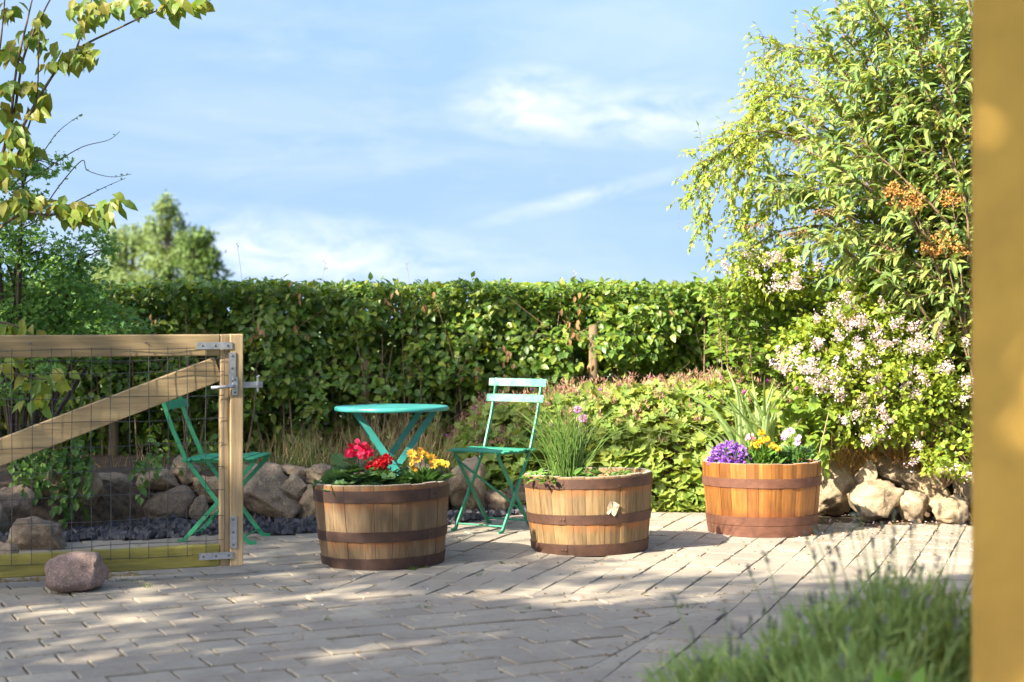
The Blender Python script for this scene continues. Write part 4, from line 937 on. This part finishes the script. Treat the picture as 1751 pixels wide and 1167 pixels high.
# ------------------------------------------------------------------ plants in the barrels
def ring_leaves(LV, c, k, r, L, W, z=0, tilt=.5, out=1.0, hmax=.08):
    a = rng.uniform(0, 6.283, k); q = r*np.sqrt(rng.random(k)); o = np.stack([np.cos(a), np.sin(a), np.zeros(k)], 1)
    p = np.array(c)[None] + o*q[:, None] + np.stack([np.zeros(k), np.zeros(k), z + hmax*(1-(q/r)**2)*rng.uniform(.3, 1, k)], 1)
    LV.add(p, o*out + rn(k, .3) + np.array([0, 0, .1]), o*.35 + np.array([0, -.25, tilt+.4]) + rn(k, .25), L*rng.uniform(.7, 1.15, k), W*rng.uniform(.7, 1.15, k))
def head(t, c, r, m, k, s, name='flower_head', flat=.8):
    SV = Leaves('ovate'); o = unit(rn(k)); o[:, 2] = np.abs(o[:, 2])*1.0 - .35; o = unit(o); p = np.array(c)[None] + o*np.array([r, r, r*flat])*.78
    SV.add(p, o*.35 + rn(k, .7), o + rn(k, .2), s*rng.uniform(.8, 1.2, k), s*.95); return SV.build(m, t, name)
z0 = .335
x1, y1 = PX(655.5, 7.64), 7.64
t = thing('pelargonium', 'potted pelargonium with one crimson and two scarlet flower heads in the shaded barrel', 'flowers', (x1-.08, y1-.02, z0))
LV = Leaves('round'); c1 = (x1-.10, y1-.03, z0)
ring_leaves(LV, (x1-.13, y1-.06, z0), 80, .16, .085, .085, 0.01, .5, 1, .15); ring_leaves(LV, (x1+.02, y1-.06, z0), 60, .12, .085, .085, .01, .5, 1, .15)
LV.build(M['pel'], t, 'foliage', 125)
mb = MB()
for a_, b_, r_, m in ((613,774,25,'crimson'),(642,801,17,'red'),(656,789,14,'red'),(651,795,10,'red')):
    p = P(a_, b_, 7.56); head(t, p, r_*7.56/F, M[m], 90 if r_ > 18 else 55, .026 if r_ > 18 else .021)
    mb.tube(poly([(p.x*.6 + c1[0]*.4, y1-.04, z0), (p.x, p.y+.01, p.z-.08), p], 4), .004, .003, 5)
to_local(mb.build('flower_stalks', M['pel'], t), t)
t = thing('gazania', 'clump of striped yellow gazanias with narrow dark leaves in the shaded barrel', 'flowers', (x1+.19, y1, z0))
LV = Leaves('ovate'); k = 130; a = rng.uniform(0, 6.283, k); q = rng.random(k); o = np.stack([np.cos(a), np.sin(a)*.8, np.zeros(k)], 1)
LV.add(np.array([x1+.19, y1-.02, z0])[None] + o*(.045*q)[:, None], o*(.25 + .8*q)[:, None] + np.array([0, 0, .8]), o*-.8 + np.array([0, -.2, .5]), rng.uniform(.09, .15, k), rng.uniform(.018, .028, k)); LV.build(M['gazleaf'], t, 'foliage', 130)
def daisy(t, p, nrm, r, m, n=11, centre='gaz_c'):
    nrm = np.array(nrm, float); nrm /= np.linalg.norm(nrm); ux = np.cross(nrm, [0, 0, 1.0]); ux /= max(np.linalg.norm(ux), 1e-6); uy = np.cross(nrm, ux)
    SV = Leaves('ovate'); a = np.arange(n)/n*6.283; o = np.cos(a)[:, None]*ux + np.sin(a)[:, None]*uy
    SV.add(np.array(p)[None] + o*r*.15, o + nrm*.45 + rn(n, .08), nrm[None] - o*.45, r, r*.42); f = SV.build(m, t, 'flower'); 
    c = Vector(p); e = MB().tube([c, c + Vector(nrm)*.006], r*.26, r*.16, 8).build('flower_eye', M[centre], f)
    e.matrix_parent_inverse = (t.matrix_basis @ f.matrix_local).inverted() if f.parent else Matrix.Identity(4)
    return f
mb = MB()
for a_, b_, r_ in ((704,777,11),(719,772,9),(703,788,7),(705,793,7),(717,785,11),(738,785,12),(740,796,11),(753,792,11),(707,803,9),(762,795,9),(728,778,8)):
    p = P(a_, b_, 7.58 + rng.normal(0, .03)); daisy(t, p, (rng.normal(0, .5), -.6, rng.uniform(.2, 1)), r_*7.58/F*.82, M['gaz'] if rng.random() < .85 else M['yellow'])
    mb.tube(poly([(x1+.19 + rng.normal(0, .03), y1, z0), (p.x, p.y + .02, p.z-.06), p], 4), .0026, .002, 5)
to_local(mb.build('flower_stalks', M['gazleaf'], t), t)
x2, y2 = PX(1008.5, 8.06), 8.06
t = thing('chives', 'tall clump of green chives with two mauve pompom flowers in the middle barrel', 'chives', (PX(972, 8.06), y2-.02, z0))
mb = MB(); cx_, cy_ = PX(968, 8.0), 7.98; cl_i = 0
for i in range(210):
    l = rng.uniform(.14, .38) if rng.random() < .75 else rng.uniform(.36, .47); a = rng.normal(0, .32); b2_ = rng.normal(0, .25); x0 = cx_ + rng.normal(0, .032); yy = cy_ + rng.normal(0, .035)
    cv = rng.normal(0, .12); pl = poly([(x0, yy, z0-.01), (x0 + a*l*.45, yy + b2_*l*.45, z0 + l*.55), (x0 + (a + cv)*l, yy + b2_*l, z0 + l*(1-.3*abs(a)))], 3)
    if i < 200: to_local(MB().tube(pl, .0028, .0008, 4, False).build('chive_leaf', M['chive'], t), t)
for a_, b_, s in ((988,701,6.5),(997,715,6.8)):
    p = P(a_, b_, 7.94); to_local(MB().tube(poly([(cx_+.03, cy_, z0), (p.x - .005, p.y + .02, (p.z+z0)/2), p], 4), .0022, n=5).build('flower_stalk', M['chive'], t), t)
    SV = Leaves('kite'); k = 110; o_ = unit(rn(k)); SV.add(np.array(p)[None] + o_*.009, o_, rn(k), .0145, .006); SV.build(M['mauve'], t, 'flower_head')
t = thing('low_herbs', 'low green seedlings around the chives along the rim of the middle barrel', 'herbs', (x2, y2, z0))
LV = Leaves('ovate')
ring_leaves(LV, (PX(955, 8.0), 7.94, z0+.012), 80, .17, .055, .024, 0, .5, .8, .05); ring_leaves(LV, (PX(1030, 8.0), 7.98, z0+.012), 110, .18, .045, .022, 0, .5, .8, .045); ring_leaves(LV, (PX(920, 8.0), 8.0, z0+.01), 25, .06, .05, .03, 0, .5, .8, .04)
LV.build(M['bright'], t, 'foliage', 215)
x3, y3 = PX(1303, 8.70), 8.70
t = thing('bellflowers', 'mound of small violet bellflowers at the left of the orange barrel', 'flowers', (x3-.17, y3-.05, z0))
LV = Leaves('kite'); c = np.array([PX(1249, 8.6), 8.62, z0+.02]); k = 700; o_ = unit(rn(k)); o_[:, 2] = np.abs(o_[:, 2]); r3 = np.array([.108, .085, .115])
LV.add(c + o_*r3*rng.uniform(.75, 1.05, (k, 1)), o_ + rn(k, .6), o_ + rn(k, .4), .020, .015); LV.build(M['violet'], t, 'flowers')
LV = Leaves('ovate'); k = 160; o_ = unit(rn(k)); o_[:, 2] = np.abs(o_[:, 2]); LV.add(c + o_*r3*.78, o_ + rn(k, .4), o_, .028, .02); LV.build(M['bright'], t, 'foliage')
t = thing('ranunculus', 'leafy ranunculus with yellow and pink double flowers in the orange barrel', 'flowers', (x3, y3-.03, z0))
LV = Leaves('ovate'); k = 260; a = rng.uniform(0, 6.283, k); q = rng.random(k); o = np.stack([np.cos(a), np.sin(a), np.zeros(k)], 1)
LV.add(np.array([PX(1305, 8.6), 8.62, z0])[None] + o*(np.array([.12, .10, 0]))*q[:, None] + np.stack([np.zeros(k), np.zeros(k), rng.uniform(0, .09, k)], 1), o*.5 + np.array([0, 0, .8]) + rn(k, .3), o*-.5 + np.array([-.1, -.4, .6]) + rn(k, .3), rng.uniform(.04, .075, k), rng.uniform(.014, .026, k)); LV.build(M['bright'], t, 'foliage', 200)
mb = MB()
for a_, b_, r_, m in ((1283,750,9,'rosy'),(1296,758,8,'yellow'),(1289,763,8,'yellow'),(1304,755,9,'yellow'),(1310,752,6,'yellow'),(1320,763,6,'yellow'),(1331,768,6,'yellow'),(1303,741,6,'yellow')):
    p = P(a_, b_, 8.56); head(t, p, r_*8.56/F*.75, M[m], 26, .017, 'flower', .9); mb.tube(poly([(p.x + rng.normal(0, .02), 8.62, z0), (p.x, p.y+.01, p.z-.05), p], 3), .0025, .002, 5)
to_local(mb.build('flower_stalks', M['bright'], t), t)
t = thing('african_daisies', 'dark-leaved daisies with mauve blooms at the right of the orange barrel', 'flowers', (x3+.17, y3-.02, z0))
LV = Leaves('ovate'); k = 300; a = rng.uniform(0, 6.283, k); q = rng.random(k); o = np.stack([np.cos(a), np.sin(a), np.zeros(k)], 1)
LV.add(np.array([PX(1358, 8.65), 8.64, z0])[None] + o*(np.array([.12, .09, 0]))*q[:, None] + np.stack([np.zeros(k), np.zeros(k), rng.uniform(0, .10, k)], 1), o*.6 + np.array([0, 0, .7]) + rn(k, .35), o*-.4 + np.array([-.1, -.4, .6]) + rn(k, .3), rng.uniform(.03, .05, k), rng.uniform(.012, .018, k)); LV.build(M['gazleaf'], t, 'foliage', 200)
for a_, b_, r_ in ((1344,744,9),(1352,738,8),(1340,750,6),(1365,750,7),(1364,758,7)): daisy(t, P(a_, b_, 8.56), (rng.normal(-.3, .3), -.6, .6), r_*8.56/F*.95, M['mauve'], 12)
st = thing('wire_support', 'thin pale stick leaning from the right rim of the orange barrel', 'stick', (PX(1400, 8.7), 8.7, .36))
to_local(MB().tube([P(1400, 778, 8.7), P(1417, 706, 8.75)], .0028, .002, 5).build('rod', M['straw'], st), st)

# ------------------------------------------------------------------ house wall and lavender in the foreground
t = thing('ochre_house', 'ochre-yellow rendered house corner filling the right edge', 'house', (PX(1661, 3.35), 3.35, 0), R(-19))
MB().box((1.6, .6, 1.5), (3.2, 1.2, 3.1)).build('wall', M['ochre'], t, bevel=.012)
MB().box((1.55, .6, 3.13), (3.5, 1.6, .12)).build('roof', M['tile'], t)
def lavender(x, y, h, k, label, sp=28, rad=.16):
    t = thing('lavender', label, 'lavender', (x, y, 0), 0, 'lavender bushes in the foreground')
    LV = Leaves('blade'); mb = MB(); SV = Leaves('kite')
    for _ in range(k):
        a = rng.uniform(0, 6.283); q = math.sqrt(rng.random()); l = h*rng.uniform(.6, 1.02)*(1 - .35*q*q); dr = np.array([math.cos(a)*q, math.sin(a)*q, 0]); b_ = np.array([x, y, 0]) + dr*rad*.45; tp = b_ + dr*rad*.85 + np.array([rng.normal(0, .02), 0, l])
        m_ = 9; u = rng.uniform(.35, 1, m_); LV.add(b_ + (tp-b_)*u[:, None], (tp-b_)/l*.9 + rn(m_, .38), rn(m_), .062, .0062)
    for _ in range(sp):
        a = rng.uniform(0, 6.283); q = rng.random(); l = h*rng.uniform(1.02, 1.3); dr = np.array([math.cos(a)*q, math.sin(a)*q, 0]); b_ = np.array([x, y, .1]) + dr*rad*.5; tp = b_ + dr*rad*1.25 + np.array([rng.normal(0, .03), 0, l - .1])
        mb.tube([b_, (b_+tp)/2 + np.array([0, 0, .02]), tp], .0016, .0012, 4, False); m_ = 16; u = rng.random(m_)
        SV.add(tp - (tp-b_)/l*u[:, None]*.035, rn(m_, .5) + np.array([0, 0, 1]), rn(m_), .013, .006)
    LV.build(M['lav'], t, 'foliage'); to_local(mb.build('flower_stalks', M['lav'], t), t); SV.build(M['lav_bud'], t, 'buds')['kind'] = 'stuff'
lavender(.56, 4.08, 0.33, 570, 'smallest lavender, leftmost of the blurred foreground bushes', 16, .18)
lavender(.80, 4.02, 0.45, 798, 'second blurred lavender bush from the left in the foreground', 19, .20)
lavender(1.00, 4.12, 0.52, 912, 'tallest blurred lavender bush, growing up beside the ochre wall', 22, .20)
lavender(.82, 3.68, 0.40, 798, 'lavender bush nearest the camera at the bottom edge', 9, .18)
lavender(.62, 3.66, 0.29, 494, 'low lavender bush at the bottom edge below the paving joint line', 6, .16)
t = thing('leafy_seedling', 'bright green broad-leaved plant at the bottom edge by the wall', 'plant', (.86, 3.45, 0))
LV = Leaves('ovate'); mass(LV, (.84, 3.42, .30), (.17, .08, .09), 110, .07, .04, up=.8, inner=.3); LV.build(M['bright'], t, 'foliage')
mb = MB()
for _ in range(9): mb.tube([(.84 + rng.normal(0, .05), 3.42, 0), (.84 + rng.normal(0, .1), 3.42, .33)], .004, .002, 5)
to_local(mb.build('stems', M['bright'], t), t)
struct(raw('lavender_bed', [(.3, 2.3, .004), (4, 2.3, .004), (4, 4.48, .004), (1.2, 4.48, .004), (.45, 4.35, .004)], [(0,1,2,3,4)], M['bed']))

# ------------------------------------------------------------------ litter: petals, weeds in the joints
LV = Leaves('ovate'); k = 420
x = np.concatenate([rng.uniform(-1.5, 2.2, 130), rng.normal(2.0, .45, 900)]); y = np.concatenate([rng.uniform(5.2, 9, 130), rng.normal(8.75, .42, 900)])
ok = np.array([(b_ < bed_y(a_) - .02) and (b_ < 9.6) for a_, b_ in zip(x, y)]); x, y = x[ok], y[ok]; k = len(x)
LV.add(np.stack([x, y, np.full(k, .006)], 1), np.stack([rng.normal(0, 1, k), rng.normal(0, 1, k), rng.normal(.1, .2, k)], 1), np.stack([rng.normal(0, .25, k), rng.normal(0, .25, k), np.ones(k)], 1), rng.uniform(.008, .022, k), rng.uniform(.005, .013, k))
o = LV.build(M['petal'], None, 'fallen_petals'); o['kind'] = 'stuff'; o['label'] = 'pale fallen petals and dry bits scattered over the paving'; o['category'] = 'petals'
LV = Leaves('blade')
for a_, b_ in ((1076,938),(1060,942),(725,972),(705,975),(900,1042),(860,965),(1390,915),(1000,945),(730,1040),(250,1005),(210,995),(180,990),(230,998),(560,1062),(820,985),(1170,1040),(480,1010)):
    dd = gd(b_); tuft(LV, PX(a_, dd), dd, 0, 14, .03 if b_ != 938 else .06, .012, .003, .8)
o = LV.build(M['blade'], None, 'joint_weeds'); o['kind'] = 'stuff'; o['label'] = 'small weeds growing from the paving joints'; o['category'] = 'weeds'

LV = Leaves('blade')
for a_ in range(0, 235, 8):
    if 85 < a_ < 170: continue
    dd = 7.02 + .0008*a_; tuft(LV, PX(a_, dd), dd + .03, 0, 12, .035, .022, .003, 1.4)
o = LV.build(M['straw'], None, 'dry_litter'); o['kind'] = 'stuff'; o['label'] = 'dry grass litter on the ground under the gate beside the boulder'; o['category'] = 'litter'
# ------------------------------------------------------------------ unseen trees standing left of the camera, crowns shaped for the courtyard shade
SH = (-SUN_DIR.x/SUN_DIR.z, -SUN_DIR.y/SUN_DIR.z)
def lit_want(gx, gy):      # ground chosen to stay sunlit; the crowns are carved to leave it clear
    a = np.clip((gx + .05 + .25*np.sin(gy*3.1) - 1.05*np.clip((gy-9.4)/1.2, 0, 1))/.4, 0, 1); b_ = np.clip((gy - 7.05 + .12*np.sin(gx*5) - 1.2*np.clip((gx-2.6)/.8, 0, 1))/.35, 0, 1)
    hole = np.array([mnoise.noise((float(q)*1.5, float(w_)*2.6, 4.2)) for q, w_ in zip(gx, gy)])
    hole = hole - .6*np.exp(-((gx + .45)**2 + (gy - 7.75)**2)/.35)
    return np.maximum(a*b_, np.clip((hole - .22)/.12, 0, 1)*.9)
def shade_tree(x, y, h, c, r, label, k, seed):
    t = thing('shade_tree', label, 'tree', (x, y, 0), 0, 'trees shading the courtyard')
    mb = MB(); top = Vector(c); mb.tube(poly([(x, y, -.1), (x + .1, y, h*.35), (c[0], c[1], c[2]*.75), top + Vector((0, 0, r[2]*.6))], 5), .16, .03, 8)
    LV = Leaves('ovate'); cn = 260; d = unit(rn(cn)); cc = np.array(c) + d*np.array(r)*(rng.random((cn, 1))**.45)
    g = np.stack([cc[:, 0] + SH[0]*cc[:, 2], cc[:, 1] + SH[1]*cc[:, 2]], 1); lw = lit_want(g[:, 0], g[:, 1]); cc = cc[rng.random(cn) > lw*.985]
    for q in cc[::3]: mb.tube(poly([(c[0], c[1], c[2]*.7), ((c[0]+q[0])/2, (c[1]+q[1])/2, (c[2]*.8+q[2])/2), q], 3), .02, .005, 4, False)
    j = rng.integers(0, len(cc), k); p = cc[j] + rn(k, .20)
    g = np.stack([p[:, 0] + SH[0]*p[:, 2], p[:, 1] + SH[1]*p[:, 2]], 1); p = p[rng.random(k) > lit_want(g[:, 0], g[:, 1])*.985]; k = len(p)
    LV.add(p, rn(k) + np.array([0, 0, -.3]), rn(k, .5) + np.array([0, 0, .8]), .13, .075)
    to_local(mb.build('trunk', M['bark'], t, True), t); LV.build(M['shade'], t, 'crown')
shade_tree(-6.4, .6, 6.2, (-6.0, 1.3, 4.9), (2.6, 2.3, 1.5), 'broad leafy tree standing left of the camera', 11000, 3)
shade_tree(-4.6, -1.6, 5.6, (-2.9, .5, 5.0), (2.7, 2.3, 1.2), 'leafy tree standing behind the camera', 9500, 9)
shade_tree(-8.4, 4.6, 6.2, (-7.6, 4.8, 4.9), (2.1, 2.6, 1.5), 'leafy tree standing beyond the gate to the left', 9000, 5)
shade_tree(-6.6, 7.6, 6.0, (-5.8, 7.2, 4.9), (1.9, 1.9, 1.3), 'leafy tree standing left of the hawthorn', 8000, 7)
